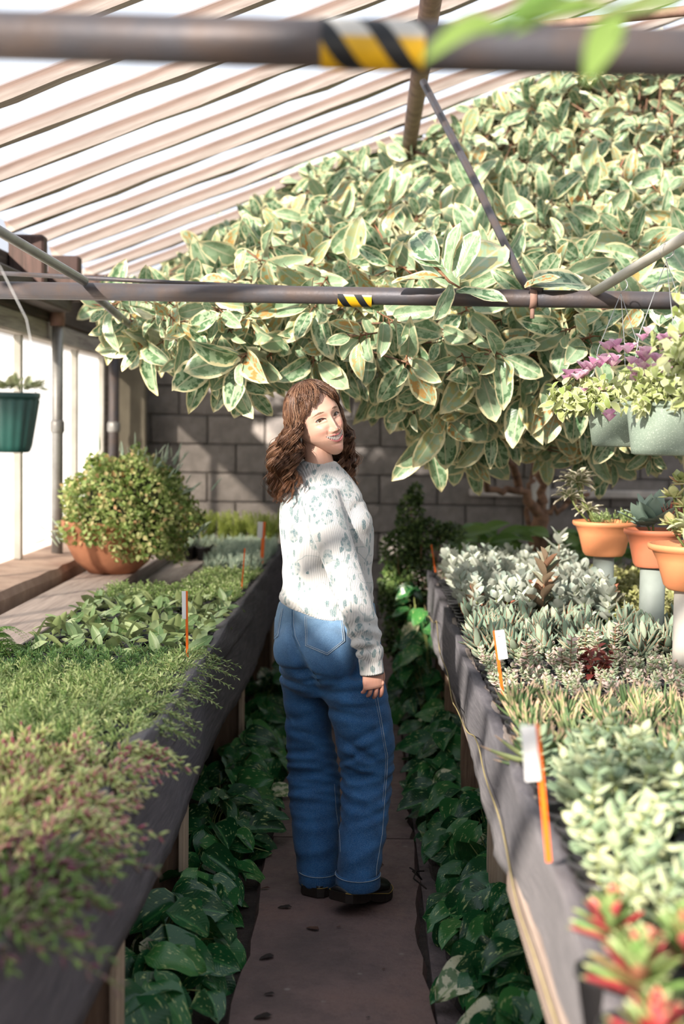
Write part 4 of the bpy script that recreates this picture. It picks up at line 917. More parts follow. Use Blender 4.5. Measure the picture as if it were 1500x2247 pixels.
# ------------------------------------------------------------------ hanging baskets
def basket(name, c, r0, r1, h, mat, lab, ribs=None, hooks=3, hook=None, n=48, parts=None):
    e = empty(name, tuple(c), lab, 'hanging basket')
    V, Fc = lathe([(.001, 0), (r1*.9, 0), (r1, .004), (r1+(r0-r1)*.12, h*.12), (r1+(r0-r1)*.85, h*.86), (r0*.965, h*.9), (r0, h*.905), (r0*1.01, h*.93), (r0*1.01, h), (r0*.965, h), (r0*.93, h*.8), (.001, h*.8)], n, ribs=ribs)
    link('pot', mk('pot', V, Fc, mat), e); V, Fc = lathe([(.001, h*.86), (r0*.95, h*.84)], n); link('soil', mk('soil', V, Fc, M_soil), e)
    if hook is not None:
        hk = np.array(hook)-c; mb = MB()
        for k in range(hooks):
            a = 2*PI*k/hooks+.5; p = np.array([math.cos(a)*r0, math.sin(a)*r0, h*.97]); mb.add(*tube([p, p*.55+hk*.45+np.array([math.cos(a), math.sin(a), 0])*.02, hk-[0, 0, .03]], .0013, 5))
        hk2 = [hk+np.array([.022*math.cos(t), .0, .022*math.sin(t)-.0]) for t in np.linspace(-PI/2, PI*1.2, 12)]
        mb.add(*tube([hk-[0, 0, .03]]+hk2, .0018, 5)); link('hanger', mb.mesh('hanger', M_wire), e)
    return e
M_dgreen = simple('dark_green_plastic', (.012, .055, .045), (.008, .035, .03), 10, .35, .05)
sp_ = Mat('speckled_green_plastic'); M_spk = sp_.out(sp_.mix(sp_.ramp(sp_.noise(330, 2), [(.62, 0.0), (.66, .8)]), sp_.ramp(sp_.noise(6, 3), [(.3, (.19, .25, .19)), (.7, (.27, .33, .26))]), (.55, .6, .5)), .5, sp_.bump(sp_.noise(160, 2), .3, .002))
# left basket
Yb = 2.9; c_ = at(20, 993, Yb); s = F/Yb; ribf = lambda k, a: (.035*(np.abs(((a*9/PI) % 1)-.5) < .28) if k in (3, 4) else 0)
rim = at(87, 862, Yb)
lbk = basket('hanging_basket', c_, rim[0]-c_[0], (at(66, 990, Yb)[0]-c_[0]), rim[2]-c_[2], M_dgreen, 'dark green ribbed hanging pot with pale succulent at the left edge', ribf, n=108)
P = [np.array([.062, -.02, rim[2]-c_[2]]), at(78, 800, Yb)-c_, at(58, 700, Yb)-c_, at(0, 585, Yb)-c_, at(-40, 540, Yb)-c_, at(-60, 300, Yb)-c_]; V, Fc = tube(P, .0013, 5)
link('wire', mk('wire', V, Fc, M_wire), lbk)
e = empty('pale_succulent', (c_[0], c_[1], rim[2]), 'pale cream-green rosettes spilling over the dark green hanging pot', 'plant'); me = tmesh('leaf', leaf(6, 4, .34, .75, .7, .35, .1, .02), leafmat('cream_green_leaf', [(0, (.34, .38, .18)), (.5, (.52, .55, .30)), (1, (.68, .68, .42))], trans=.2))
for k in range(95):
    a = rg.uniform(0, 6.28); r_ = rg.uniform(0, .072); up = rg.uniform(-.1, 1.0); place('leaf', me, e, orient(np.array([[math.cos(a+rg.normal(0, .6))*math.cos(up), math.sin(a)*math.cos(up), math.sin(up)]]), np.array([[0, -.2, 1.]]))[0], np.array([r_*math.cos(a), r_*math.sin(a), .005+.012*rg.random()]), rg.uniform(.02, .038))
# right baskets
def bougain(c, r0, n, lab, blooms, spr, seed, h=.10, leafc=None):
    rg = np.random.default_rng(seed); e = empty('bougainvillea', tuple(c), lab, 'plant'); fm = tmesh('bract', leaf(4, 2, .8, .7, .6, .4, -.1, .02), M_bract); P = []; D = []; T = []; S = []
    for k in range(n):
        a = rg.uniform(0, 6.28); r_ = r0*math.sqrt(rg.random()); L = rg.uniform(.04, spr); tip = np.array([math.cos(a)*(r_+L*.8), math.sin(a)*(r_+L*.8), h*rg.uniform(-.2, 1)*(1-.4*L/spr)])
        b = np.array([math.cos(a)*r_*.4, math.sin(a)*r_*.4, -.02]); mid = (b+tip)/2+[0, 0, .05]; P.append(np.stack([b, mid, tip]))
        for t in np.linspace(.3, 1, 5):
            p = (1-t)**2*b+2*t*(1-t)*mid+t*t*tip
            for q in range(3): T.append(p+rg.normal(0, .012, 3)); D.append(rg.standard_normal(3)+[0, 0, -.2]); S.append(rg.uniform(.028, .046))
    T = np.array(T); V, Fc = tubeq(np.array(P), np.tile([.002, .0015, .001], (n, 1)), 4); link('stems', mk('stems', V, Fc, M_stem), e)
    link('leaves', scatter('leaves', [leaf(4, 2, .6, .8, .7, .3, .2, .02), leaf(4, 2, .55, .8, .7, .1, .4, .02)], orient(np.array(D), rg.normal(0, .4, (len(T), 3))+[-.2, -.5, .8]), T, np.array(S), M_boul), e, kind='stuff')
    for (bx, by, bY) in blooms:
        p0 = at(bx, by, bY)-c
        for q in range(2):
            p1_ = p0+rg.normal(0, .012, 3)
            for w in range(3):
                a = w*2.09+rg.uniform(0, 1); d = np.array([math.cos(a)*.8, math.sin(a)*.5-.2, .6]); place('bract', fm, e, orient(d[None], np.array([[-math.cos(a), -math.sin(a), .6]]))[0], p1_, rg.uniform(.026, .036))
M_bract = leafmat('pink_bract', [(0, (.72, .34, .54)), (.6, (.82, .54, .68)), (1, (.88, .66, .72))], trans=.35)
M_boul = leafmat('bougainvillea_leaf', [(0, (.30, .38, .10)), (.5, (.46, .52, .20)), (1, (.64, .66, .36))], trans=.3, margin=(.66, .66, .44), mw=.85)
Y1 = 4.35; Y2 = 4.0
c1 = at(1358, 980, Y1); r1 = (at(1432, 890, Y1)-at(1284, 890, Y1))[0]/2; h1 = at(1358, 885, Y1)[2]-c1[2]
basket('hanging_basket', c1, r1, r1*.80, h1, M_spk, 'rear speckled green hanging pot, partly behind the other', hook=at(1362, 625, Y1+.35) )
c2 = at(1463, 999, Y2); r2 = (at(1556, 890, Y2)-at(1370, 890, Y2))[0]/2; h2 = at(1463, 882, Y2)[2]-c2[2]
basket('hanging_basket', c2, r2, r2*.84, h2, M_spk, 'front speckled green hanging pot, cut by the frame', hook=at(1462, 550, 4.15))
bougain(c1+[0, 0, h1], .08, 34, 'bougainvillea with bright pink bracts in the rear speckled pot, trailing left', [(1265, 840, Y1), (1262, 858, Y1), (1250, 835, Y1), (1285, 815, Y1), (1290, 805, Y1), (1275, 822, Y1), (1300, 800, Y1-.05), (1310, 808, Y1), (1325, 775, Y1), (1340, 800, Y1), (1345, 805, Y1), (1330, 862, Y1), (1357, 768, Y1), (1318, 790, Y1), (1328, 918, Y1-.2)], .13, 1)
bougain(c1+[-.13, -.02, h1-.01], .04, 14, 'leafy cream-green shoots reaching left of the rear speckled pot', [], .11, 5, .05)
bougain(c2+[0, 0, h2], .11, 52, 'bougainvillea with pale pink bracts in the front speckled pot', [(1412, 742, Y2), (1445, 748, Y2), (1462, 755, Y2), (1400, 780, Y2), (1410, 805, Y2), (1425, 815, Y2), (1432, 800, Y2), (1395, 825, Y2), (1462, 800, Y2), (1470, 812, Y2), (1383, 820, Y2), (1440, 825, Y2), (1455, 790, Y2), (1418, 790, Y2), (1380, 770, Y2)], .11, 2, .14)
q = at(1525, 790, 3.6); bougain(q, .05, 16, 'cream-yellow trailing leaves hanging into the frame at the right edge', [], .08, 3, .08)
e = empty('trailing_vine', tuple(q), 'hanging stem with cream-yellow leaves beside the front speckled pot', 'plant'); T = []; 
for k in range(60): T.append([rg.normal(-.03, .02), rg.normal(0, .03), -.12+rg.uniform(0, .30)])
link('leaves', scatter('leaves', small, orient(rg.standard_normal((60, 3)), rg.normal(0, .4, (60, 3))+[-.2, -.6, .6]), np.array(T), rg.uniform(.03, .05, 60), M_boul), e, kind='stuff')
V, Fc = tube([(0, 0, .25), (-.03, 0, .1), (-.03, 0, -.12)], .002, 5); link('stem', mk('stem', V, Fc, M_stem), e)

# ------------------------------------------------------------------ orange bowls on pipe stands
M_pvcg = simple('grey_green_pvc', (.30, .34, .30), (.22, .25, .22), 6, .6, .1)
def bowl(px0, px1, pyr, pyb, Y, mat, lab, standlab=None, sw=(0, 0)):
    a = at(px0, pyr, Y); b = at(px1, pyr, Y); r_ = (b[0]-a[0])/2; cx = (a[0]+b[0])/2; zb = at(px0, pyb, Y)[2]; h = a[2]-zb
    e = empty('planter_bowl', (cx, Y, zb), lab, 'flower pot')
    V, Fc = lathe([(.001, 0), (r_*.58, 0), (r_*.60, .004), (r_*.66, h*.10), (r_*.80, h*.62), (r_*.90, h*.84), (r_*.97, h*.87), (r_, h*.93), (r_*.99, h), (r_*.93, h*1.0), (r_*.86, h*.84), (.001, h*.84)], 48)
    link('bowl', mk('bowl', V, Fc, mat), e); V, Fc = lathe([(.001, h*.88), (r_*.88, h*.86)], 30); link('soil', mk('soil', V, Fc, M_soil), e)
    if standlab:
        sr = r_*sw[0]; hh = zb-.70; q = empty('pipe_stand', (cx+sw[1], Y, .715), standlab, 'stand')
        V, Fc = tube([(0, 0, 0), (0, 0, zb-.715-.003)], sr, 24); link('tube', mk('tube', V, Fc, M_pvc if 'square' in standlab else M_pvcg), q)
        V, Fc = box(-.2*sr, -sr*.97, zb-.715-.035, .022, .012, .022)
        if 'square' in standlab: link('notch', mk('notch', V, Fc, M_black, smooth=False), q, label='square black block painted as the shade inside a notch')  # black block laid on the tube stands for the shade in the hole
        V, Fc = tube([(0, 0, 0), (0, 0, .06)], sr*1.015, 24); link('dirt_band', mk('dirt_band', V, Fc, simple('soil_stained_pvc', (.36, .27, .20), (.25, .18, .13), 12, .8, .2)), q)
    return np.array([cx, Y, zb+h]), r_
cA, rA = bowl(1256, 1396, 1142, 1218, 5.6, M_terra, 'rear orange bowl standing highest behind the others', 'short pipe stand under the rear orange bowl, hidden by foliage', (.33, 0))
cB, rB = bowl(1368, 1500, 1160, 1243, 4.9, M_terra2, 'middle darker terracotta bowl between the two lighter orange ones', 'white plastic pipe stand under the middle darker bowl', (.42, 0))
cC, rC = bowl(1421, 1640, 1192, 1292, 4.15, M_terra, 'nearest orange bowl at the right edge on a white pipe stand', 'tall white plastic pipe stand with a square notch at the right edge', (.44, .0))
def bowlplant(name, c, lab, mat, tm, seed, arcs, n, L, up=(0, 1.2), r_=.05, zz=0.0):
    e = empty(name, tuple(c), lab, 'plant'); rg = np.random.default_rng(seed); me = tmesh('leaf', tm, mat)
    for (dx, dz, sc) in arcs:
        for k in range(n):
            a = k*2.4+seed; u_ = up[0]+(up[1]-up[0])*k/n; d = np.array([math.cos(a)*math.cos(u_), math.sin(a)*math.cos(u_), math.sin(u_)]); nn = np.array([-math.cos(a)*math.sin(u_), -math.sin(a)*math.sin(u_), math.cos(u_)])
            place('leaf', me, e, orient(d[None], nn[None])[0], np.array([dx+rg.normal(0, .004), rg.normal(0, .01), dz+zz]), sc*L*rg.uniform(.8, 1.1))
        V, Fc = tube([(dx*.3, 0, -.03), (dx*.8, 0, dz*.5), (dx, 0, dz)], .004, 6); link('stem', mk('stem', V, Fc, M_stem), e)
    return e
M_pad = leafmat('grey_paddle', [(0, (.20, .28, .22)), (1, (.36, .44, .34))], trans=.1, rough=.7)
M_jade = leafmat('yellow_jade', [(0, (.40, .46, .16)), (.7, (.58, .58, .28)), (1, (.70, .38, .2))], trans=.2)
q = lambda px, py, Y, c: tuple((at(px, py, Y)-c)[[0, 2]])
bowlplant('variegated_succulent', cA, 'tall cream-edged succulent in the left part of the rear orange bowl', leafmat('cream_edge_leaf', [(0, (.22, .26, .12)), (1, (.42, .44, .26))], margin=(.74, .68, .52), mw=.6, trans=.2), leaf(6, 4, .36, .8, .7, .3, .2, .05), 1, [(*q(1265, 1060, 5.6, cA), 1.2), (*q(1250, 1090, 5.6, cA), 1.0), (*q(1290, 1120, 5.6, cA), .9), (*q(1268, 1045, 5.6, cA), .8)], 14, .075, (-.3, .9))
g, st = gen(np.random.default_rng(4), 30, .05, .5, 10, 3, .014, .3, 1.0, rbase=.09); e = empty('mossy_stonecrop', (cA[0]+.03, cA[1], cA[2]-.01), 'fine bright green stonecrop carpeting the rear orange bowl', 'plant')
link('foliage', scatter('foliage', narrow, g[0], g[1], g[2], [M_tiny, M_stem], None, st), e, kind='stuff')
bowlplant('paddle_plant', cB, 'grey-green paddle-leaved plant with pointed blades in the middle bowl', M_pad, leaf(7, 4, .55, .75, .8, .1, -.1, .02), 2, [(*q(1432, 1150, 4.9, cB), 1.0), (*q(1420, 1155, 4.9, cB), .9)], 11, .13, (.0, 1.3))
bowlplant('red_tipped_spikes', cB+[.05, -.02, 0], 'thin spiky rosette with red tips, right side of the middle bowl', leafmat('red_spike', [(0, (.6, .08, .06)), (1, (.45, .5, .35))], trans=.2), dagger, 6, [(0, .04, 1), (.04, .06, .9)], 16, .07, (0, 1.3))
bowlplant('jade_plant', cC, 'plump yellow-green jade with red-edged leaves in the nearest orange bowl', M_jade, coin, 3, [(*q(1495, 1060, 4.15, cC), 1.0), (*q(1478, 1090, 4.15, cC), .9), (*q(1500, 1110, 4.15, cC), .9), (*q(1470, 1150, 4.15, cC), .9), (*q(1495, 1170, 4.15, cC), 1.0)], 12, .045, (-.1, 1.2))
bowlplant('white_green_rosette', cC+[-.03, -.03, 0], 'white-streaked rosette with an orange heart at the rim of the nearest bowl', leafmat('white_streaked_leaf', [(0, (.75, .28, .10)), (.15, (.40, .48, .22)), (1, (.70, .70, .52))], trans=.2), leaf(6, 4, .42, .75, .7, .4, .3, .02), 8, [(.0, .05, 1.0)], 18, .075, (-.2, 1.2))

# ------------------------------------------------------------------ blurred bamboo-like sprig hanging close to the viewer
e = empty('hanging_sprig', tuple(at(1330, 20, 1.25)), 'blurred narrow green leaves hanging in at the top right corner', 'branch'); s0 = np.array(e.location)
M_bam = leafmat('near_green_blade', [(0, (.14, .26, .05)), (1, (.26, .38, .09))], trans=.35)
bl = tmesh('leaf', leaf(8, 4, .22, .75, .7, .3, .12, .01), M_bam)
for (a, b, w) in [((1080, 38), (930, 112), 1.2), ((1340, 25), (1040, 40), .8), ((1352, 40), (1288, 160), 1.6), ((1300, 10), (1130, 50), .9), ((1500, 12), (1330, 20), .8), ((1240, -30), (1090, 50), 1.0)]:
    p = at(*a, 1.25); q_ = at(*b, 1.20); d = q_-p; L = np.linalg.norm(d); place('leaf', bl, e, orient(d[None], np.array([[0, -.8, .6]]))[0], p-s0, (L*w, L, L))
V, Fc = tube(np.array([at(1600, -60, 1.3), at(1480, -5, 1.27), at(1350, 12, 1.25), at(1200, -10, 1.25)])-s0, .003, 6); link('stem', mk('stem', V, Fc, M_stem), e)
# ------------------------------------------------------------------ the woman
PY = 4.48; PX = at(742, 1975, PY)[0]
per = empty('person', (PX, PY, .03), 'woman in a white floral sweater and blue jeans looking back over her shoulder', 'person')
PO = np.array([PX, PY, .03]); rg = np.random.default_rng(21)
def w(px, py, dY=0.0): return at(px, py, PY+dY)-PO          # her own frame
def loft(secs, n=28):
    """secs: (centre, rx, ry) rings in the XY plane, or (centre, vecx, vecy)"""
    V = []; a = np.arange(n)*2*PI/n
    for s in secs:
        cc = np.array(s[0], float); vx = np.array([s[1], 0, 0]) if np.isscalar(s[1]) else np.array(s[1]); vy = np.array([0, s[2], 0]) if np.isscalar(s[2]) else np.array(s[2])
        V += [cc+vx*math.cos(t)+vy*math.sin(t) for t in a]
    m = len(secs); Fc = [(i*n+j, i*n+(j+1) % n, (i+1)*n+(j+1) % n, (i+1)*n+j) for i in range(m-1) for j in range(n)]
    Fc += [tuple(range(n))[::-1], tuple((m-1)*n+j for j in range(n))]
    return np.array(V), Fc
def ball(cc, rx, ry=None, rz=None, R=None, n=20):
    ry = ry or rx; rz = rz or rx; V = []; m = 12
    for i in range(m+1):
        t = PI*i/m
        for j in range(n): a = 2*PI*j/n; V.append((rx*math.sin(t)*math.cos(a), ry*math.sin(t)*math.sin(a), -rz*math.cos(t)))
    V = np.array(V); V = V if R is None else V@np.array(R).T
    return V+np.array(cc), [(i*n+j, i*n+(j+1) % n, (i+1)*n+(j+1) % n, (i+1)*n+j) for i in range(m) for j in range(n)]
def limb(P, rad, n=16, k=6):
    P = np.array(P, float); rad = np.array(rad, float); t = np.linspace(0, len(P)-1, (len(P)-1)*k+1); b = np.arange(len(P))
    # Catmull-Rom through the joints
    Q = []
    for s in t:
        i = min(int(s), len(P)-2); f = s-i; p0 = P[max(i-1, 0)]; p1 = P[i]; p2 = P[i+1]; p3 = P[min(i+2, len(P)-1)]
        Q.append(.5*((2*p1)+(-p0+p2)*f+(2*p0-5*p1+4*p2-p3)*f*f+(-p0+3*p1-3*p2+p3)*f**3))
    r_ = np.interp(t, b, rad); V, Fc = tube(Q, r_, n, True)
    return V, Fc
def union(parts, vox, smooth=8, fac=.5):
    mb = MB()
    for (V, Fc) in parts: mb.add(V, Fc)
    me = mb.mesh('tmp'); o = bpy.data.objects.new('tmp', me); COL.objects.link(o)
    md = o.modifiers.new('r', 'REMESH'); md.mode = 'VOXEL'; md.voxel_size = vox; md.adaptivity = 0
    ms = o.modifiers.new('s', 'SMOOTH'); ms.iterations = smooth; ms.factor = fac
    dg = bpy.context.evaluated_depsgraph_get(); ev = o.evaluated_get(dg); me2 = bpy.data.meshes.new_from_object(ev)
    bpy.data.objects.remove(o); n = len(me2.vertices); V = np.zeros(n*3, np.float32); me2.vertices.foreach_get('co', V); N = np.zeros(n*3, np.float32)
    me2.vertices.foreach_get('normal', N)
    Fq = [list(p.vertices) for p in me2.polygons]; bpy.data.meshes.remove(me2); bpy.data.meshes.remove(me)
    return V.reshape(-1, 3).astype(float), N.reshape(-1, 3).astype(float), Fq
def interp_secs(rows, m, f):
    rows = sorted(rows); ys = [r_[0] for r_ in rows]; out = []
    for y in np.linspace(ys[0], ys[-1], m): out.append(f(y, *[np.interp(y, ys, [r_[k] for r_ in rows]) for k in range(1, len(rows[0]))]))
    return out

# --- jeans: rows are (y, left, right, depth offset of centre, half depth)
YL, YRr = .045, -.075                                        # left leg is farther, right leg nearer
legL = [(1480, 612, 708, .045, .098), (1530, 621, 716, .045, .092), (1580, 625, 725, .045, .085), (1640, 628, 734, .045, .080), (1700, 630, 747, .04, .078), (1760, 634, 748, .01, .078), (1820, 640, 747, -.02, .080), (1880, 648, 744, -.04, .082), (1930, 655, 741, -.06, .074)]
legR = [(1480, 690, 842, -.06, .108), (1530, 708, 852, -.065, .102), (1580, 726, 862, -.07, .095), (1640, 738, 867, -.075, .088), (1700, 748, 862, -.075, .082), (1760, 748, 856, -.12, .080), (1820, 744, 848, -.16, .082), (1880, 741, 839, -.20, .084), (1938, 738, 832, -.235, .080)]
pel = [(1318, 612, 822, .0, .115), (1350, 604, 826, .0, .122), (1385, 600, 832, -.005, .130), (1420, 602, 838, -.01, .135), (1460, 610, 841, -.01, .132), (1500, 620, 842, -.01, .118), (1525, 650, 835, -.01, .09)]
def ring(y, l, r_, dy, hd): a = w(l, y, dy); b = w(r_, y, dy); return ((a+b)/2, (b-a)[0]/2, hd)
cp = (.616, .788)                                            # which way her hips face (x, y)
butt = []
for (px, py, dy, rx, rz) in ((655, 1425, -.075, .085, .088), (722, 1440, -.125, .090, .095)):
    butt.append(ball(w(px, py, dy), rx, .075, rz))
parts = [loft(interp_secs(legL, 30, ring)), loft(interp_secs(legR, 30, ring)), loft(interp_secs(pel, 14, ring))]+butt
JV, JN, JF = union(parts, .0075, 10)
def fold(V, z0, x0, dirx, width, amp, freq, ph):            # a crease field
    return 0
z = JV[:, 2]; x = JV[:, 0]; yy = JV[:, 1]
def zz(py): return w(740, py)[2]
leg = np.where((x < w(742, 1700)[0]), 0.0, 1.0)
side = np.where(leg > .5, 1.3, -.8)
disp = np.zeros(len(JV))
def crease(zc, slope, wid, amp, xc=None, xs=.12, sel=None):
    d = z-(zc+slope*(x-(xc if xc is not None else 0))); g = np.exp(-(d/wid)**2)-.55*np.exp(-((d+wid*1.9)/(wid*1.2))**2); m_ = np.ones(len(z)) if xc is None else np.exp(-((x-xc)/xs)**2)
    if sel is not None: m_ = m_*sel
    return amp*g*m_
sL = 1-leg; sR = leg; back = (yy < .06)*1.0
disp += crease(zz(1462), -.10, .010, -.010, w(665, 1460)[0], .08, back)+crease(zz(1478), .15, .008, -.008, w(700, 1478)[0], .05, back)
disp += crease(zz(1490), -.15, .009, -.009, w(640, 1490)[0], .07, back*sL)+crease(zz(1500), .10, .010, -.010, w(760, 1500)[0], .08, back)
disp += crease(zz(1520), .05, .009, .007, w(790, 1520)[0], .08, back*sR)+crease(zz(1545), -.1, .012, -.007, w(740, 1545)[0], .1, back)
for k, (py, sl_k, wd, am, px, xs, sel) in enumerate([(1575, .3, .014, -.006, 650, .07, sL), (1610, -.25, .012, -.007, 680, .07, sL), (1650, .2, .010, -.006, 660, .08, sL), (1680, .15, .009, .006, 670, .07, sL), (1700, .22, .008, -.007, 660, .08, sL), (1722, .12, .008, -.006, 690, .08, sL), (1745, .1, .010, .006, 660, .08, sL), (1790, .05, .012, -.005, 690, .08, sL), (1850, .2, .014, .004, 690, .08, sL),
                                      (1590, .5, .014, -.008, 800, .08, sR), (1625, -.55, .012, -.010, 790, .06, sR), (1640, .6, .010, -.009, 770, .05, sR), (1662, -.2, .009, .009, 790, .07, sR), (1675, .35, .010, -.008, 800, .07, sR), (1720, -.3, .012, .005, 790, .08, sR), (1760, .35, .012, -.005, 790, .08, sR), (1820, .5, .016, .005, 800, .08, sR), (1880, .45, .013, -.007, 810, .06, sR), (1905, .2, .010, -.006, 770, .06, sR), (1895, -.3, .012, .006, 745, .05, sR)]):
    disp += crease(zz(py), sl_k, wd, am, w(px, py)[0], xs, sel)
disp += .0016*np.sin(z*75+x*30+3*np.sin(x*18+yy*14))*np.clip((zz(1500)-z)/.1, 0, 1)
m_ = np.exp(-((z-zz(1700))/.11)**2); disp += m_*.0028*np.sin(z*190+x*26*np.where(leg > .5, -1, 1)+4*np.sin(yy*20))
# crack between the buttocks and the seam down the seat
sx = np.interp(z, [zz(1520), zz(1470), zz(1420), zz(1330)], [w(704, 1520)[0], w(680, 1470)[0], w(655, 1420)[0], w(640, 1330)[0]])
disp -= .012*np.exp(-((x-sx)/.016)**2)*back*np.clip((z-zz(1540))/.08, 0, 1)*np.clip((zz(1320)-z)/.06, .25, 1)
JV = JV+JN*disp[:, None]
m = Mat('blue_denim'); P3 = m.co(); xyz = m.sep(P3)
tw = m.noise(1.0, 3, m.map(P3, (420, 420, 900)), .6); mott = m.noise(16, 5, rough=.6)
zf = m.math('MULTIPLY_ADD', xyz[2], 1/ .30, -(zz(1500)+.06)/.30, clamp=True)    # seat worn paler; the shadow on the legs is painted in as darker blue
base = m.mix(zf, m.ramp(mott, [(.3, (.006, .045, .135)), (.7, (.014, .095, .25))]), m.ramp(mott, [(.3, (.12, .19, .26)), (.7, (.21, .30, .37))]))
base = m.mix(m.ramp(tw, [(.42, .0), (.75, .45)]), base, (.22, .36, .50))
M_denim = m.out(base, .85, m.bump(m.math('ADD', tw, m.math('MULTIPLY', m.noise(45, 4), .8)), .35, .003), spec=.15, sheen=.1)
jeans = link('jeans', mk('jeans', JV, JF, M_denim), per)
JB = BVHTree.FromPolygons([tuple(v) for v in JV], JF)
M_st = simple('pale_stitching', (.36, .42, .46), (.25, .3, .36), 40, .8, 0); M_seam = simple('seam_denim', (.07, .14, .22), (.04, .09, .16), 30, .9, .3)
def proj(px, py, off=.0):
    o = Vector((0, 0, EYE))-Vector(PO); d = Vector(ray(px, py)).normalized(); h = JB.ray_cast(o, d)
    return None if h[0] is None else np.array(h[0]+h[1]*off)
def dense(pts, st=3.0):
    o = []
    for a, b in zip(pts[:-1], pts[1:]):
        n = max(2, int(math.hypot(b[0]-a[0], b[1]-a[1])/st))
        for t in np.linspace(0, 1, n, endpoint=False): o.append((a[0]+(b[0]-a[0])*t, a[1]+(b[1]-a[1])*t))
    return o+[pts[-1]]
def stitch(pts, rad=.0009, mat=M_st, name='stitching', off=.0008):
    Q = [proj(*p, off) for p in dense(pts)]; Q = [q for q in Q if q is not None]
    runs = []; cur = [Q[0]]
    for a, b in zip(Q[:-1], Q[1:]):
        if np.linalg.norm(a-b) < .03: cur.append(b)
        else: runs.append(cur); cur = [b]
    runs.append(cur); mb = MB()
    for c_ in runs:
        if len(c_) > 2: mb.add(*tube(c_, rad, 5))
    if mb.n: link(name, mb.mesh(name, mat), jeans)
def patch(poly, name, mat, th=.0022):
    P = np.array(poly, float); x0, y0 = P.min(0); x1, y1 = P.max(0)
    n = 26; V = []; idx = {}; Fc = []
    cen = P.mean(0); rings = []
    B = dense([tuple(p) for p in P]+[tuple(P[0])], 4)[:-1]
    for f in (1.02, .985, .93, .8, .6, .4, .2): rings.append([tuple(cen+(np.array(b)-cen)*f) for b in B])
    k = len(B)
    for ri, rr in enumerate(rings):
        for b in rr:
            q = None; f2 = 1.0
            while q is None and f2 > .05: q = proj(*(cen+(np.array(b)-cen)*f2), -.001 if ri == 0 else th); f2 *= .94
            V.append(q if q is not None else np.zeros(3))
    q = proj(*cen, th); V.append(q)
    for ri in range(len(rings)-1):
        for j in range(k): Fc.append((ri*k+j, ri*k+(j+1) % k, (ri+1)*k+(j+1) % k, (ri+1)*k+j))
    for j in range(k): Fc.append(((len(rings)-1)*k+j, (len(rings)-1)*k+(j+1) % k, len(V)-1))
    link(name, mk(name, np.array(V), Fc, mat), jeans)
pk = [(669, 1352), (751, 1358), (755, 1408), (718, 1437), (671, 1417)]
patch(pk, 'back_pocket', M_denim)
def inset(P, f): c_ = np.mean(P, 0); return [tuple(c_+(np.array(p)-c_)*f) for p in P]
stitch(pk+[pk[0]], .0010, off=.0026); stitch(inset(pk, .91)+[inset(pk, .91)[0]], .0007, off=.0030)
pk2 = [(603, 1352), (621, 1340), (611, 1396), (602, 1404)]
patch(pk2, 'back_pocket', M_denim); stitch([(621, 1335), (611, 1396), (600, 1406)], .0010, off=.0026); stitch([(618, 1337), (609, 1392), (600, 1400)], .0007, off=.003)
stitch([(641, 1335), (640, 1370), (643, 1396), (654, 1420), (668, 1445), (690, 1480), (703, 1505)], .0022, M_seam, 'seat_seam', .0002)
stitch([(645, 1335), (644, 1370), (648, 1396), (659, 1420)], .0007)
stitch([(827, 1530), (836, 1580), (846, 1640), (850, 1660), (848, 1700), (843, 1760), (838, 1830), (826, 1900), (824, 1940)], .0010)
stitch([(822, 1530), (832, 1580), (842, 1640), (846, 1662), (844, 1700), (839, 1760)], .0006)
stitch([(733, 1720), (737, 1780), (745, 1830), (747, 1870)], .0007)
for (rows, dyy) in ((legL, 0), (legR, 0)):                    # hem bands
    y, l, r_, dy, hd = rows[-1]
    def hb(py, ex, ey=0): a = w(l+(2 if rows is legL else 0), py, dy); b = w(r_, py, dy); c_ = (a+b)/2; c_[1] -= 0; return (c_+[0, 0, ey], (b-a)[0]/2+ex, hd+ex)
    V, Fc = loft([hb(y-25, .000), hb(y-23, .003), hb(y+3, .0035), hb(y+6, .0022), hb(y+6, -.004), hb(y-12, -.006)], 44)
    hem = link('hem', mk('hem', V, Fc[:-2], M_denim), jeans)
    q = hb(y-21, .0042); Q = [q[0]+np.array([q[1]*math.cos(t), q[2]*math.sin(t), 0]) for t in np.linspace(0, 2*PI, 60)]
    V, Fc = tube(Q, .0012, 5); link('hem_stitching', mk('hem_stitching', V, Fc, M_st), hem)

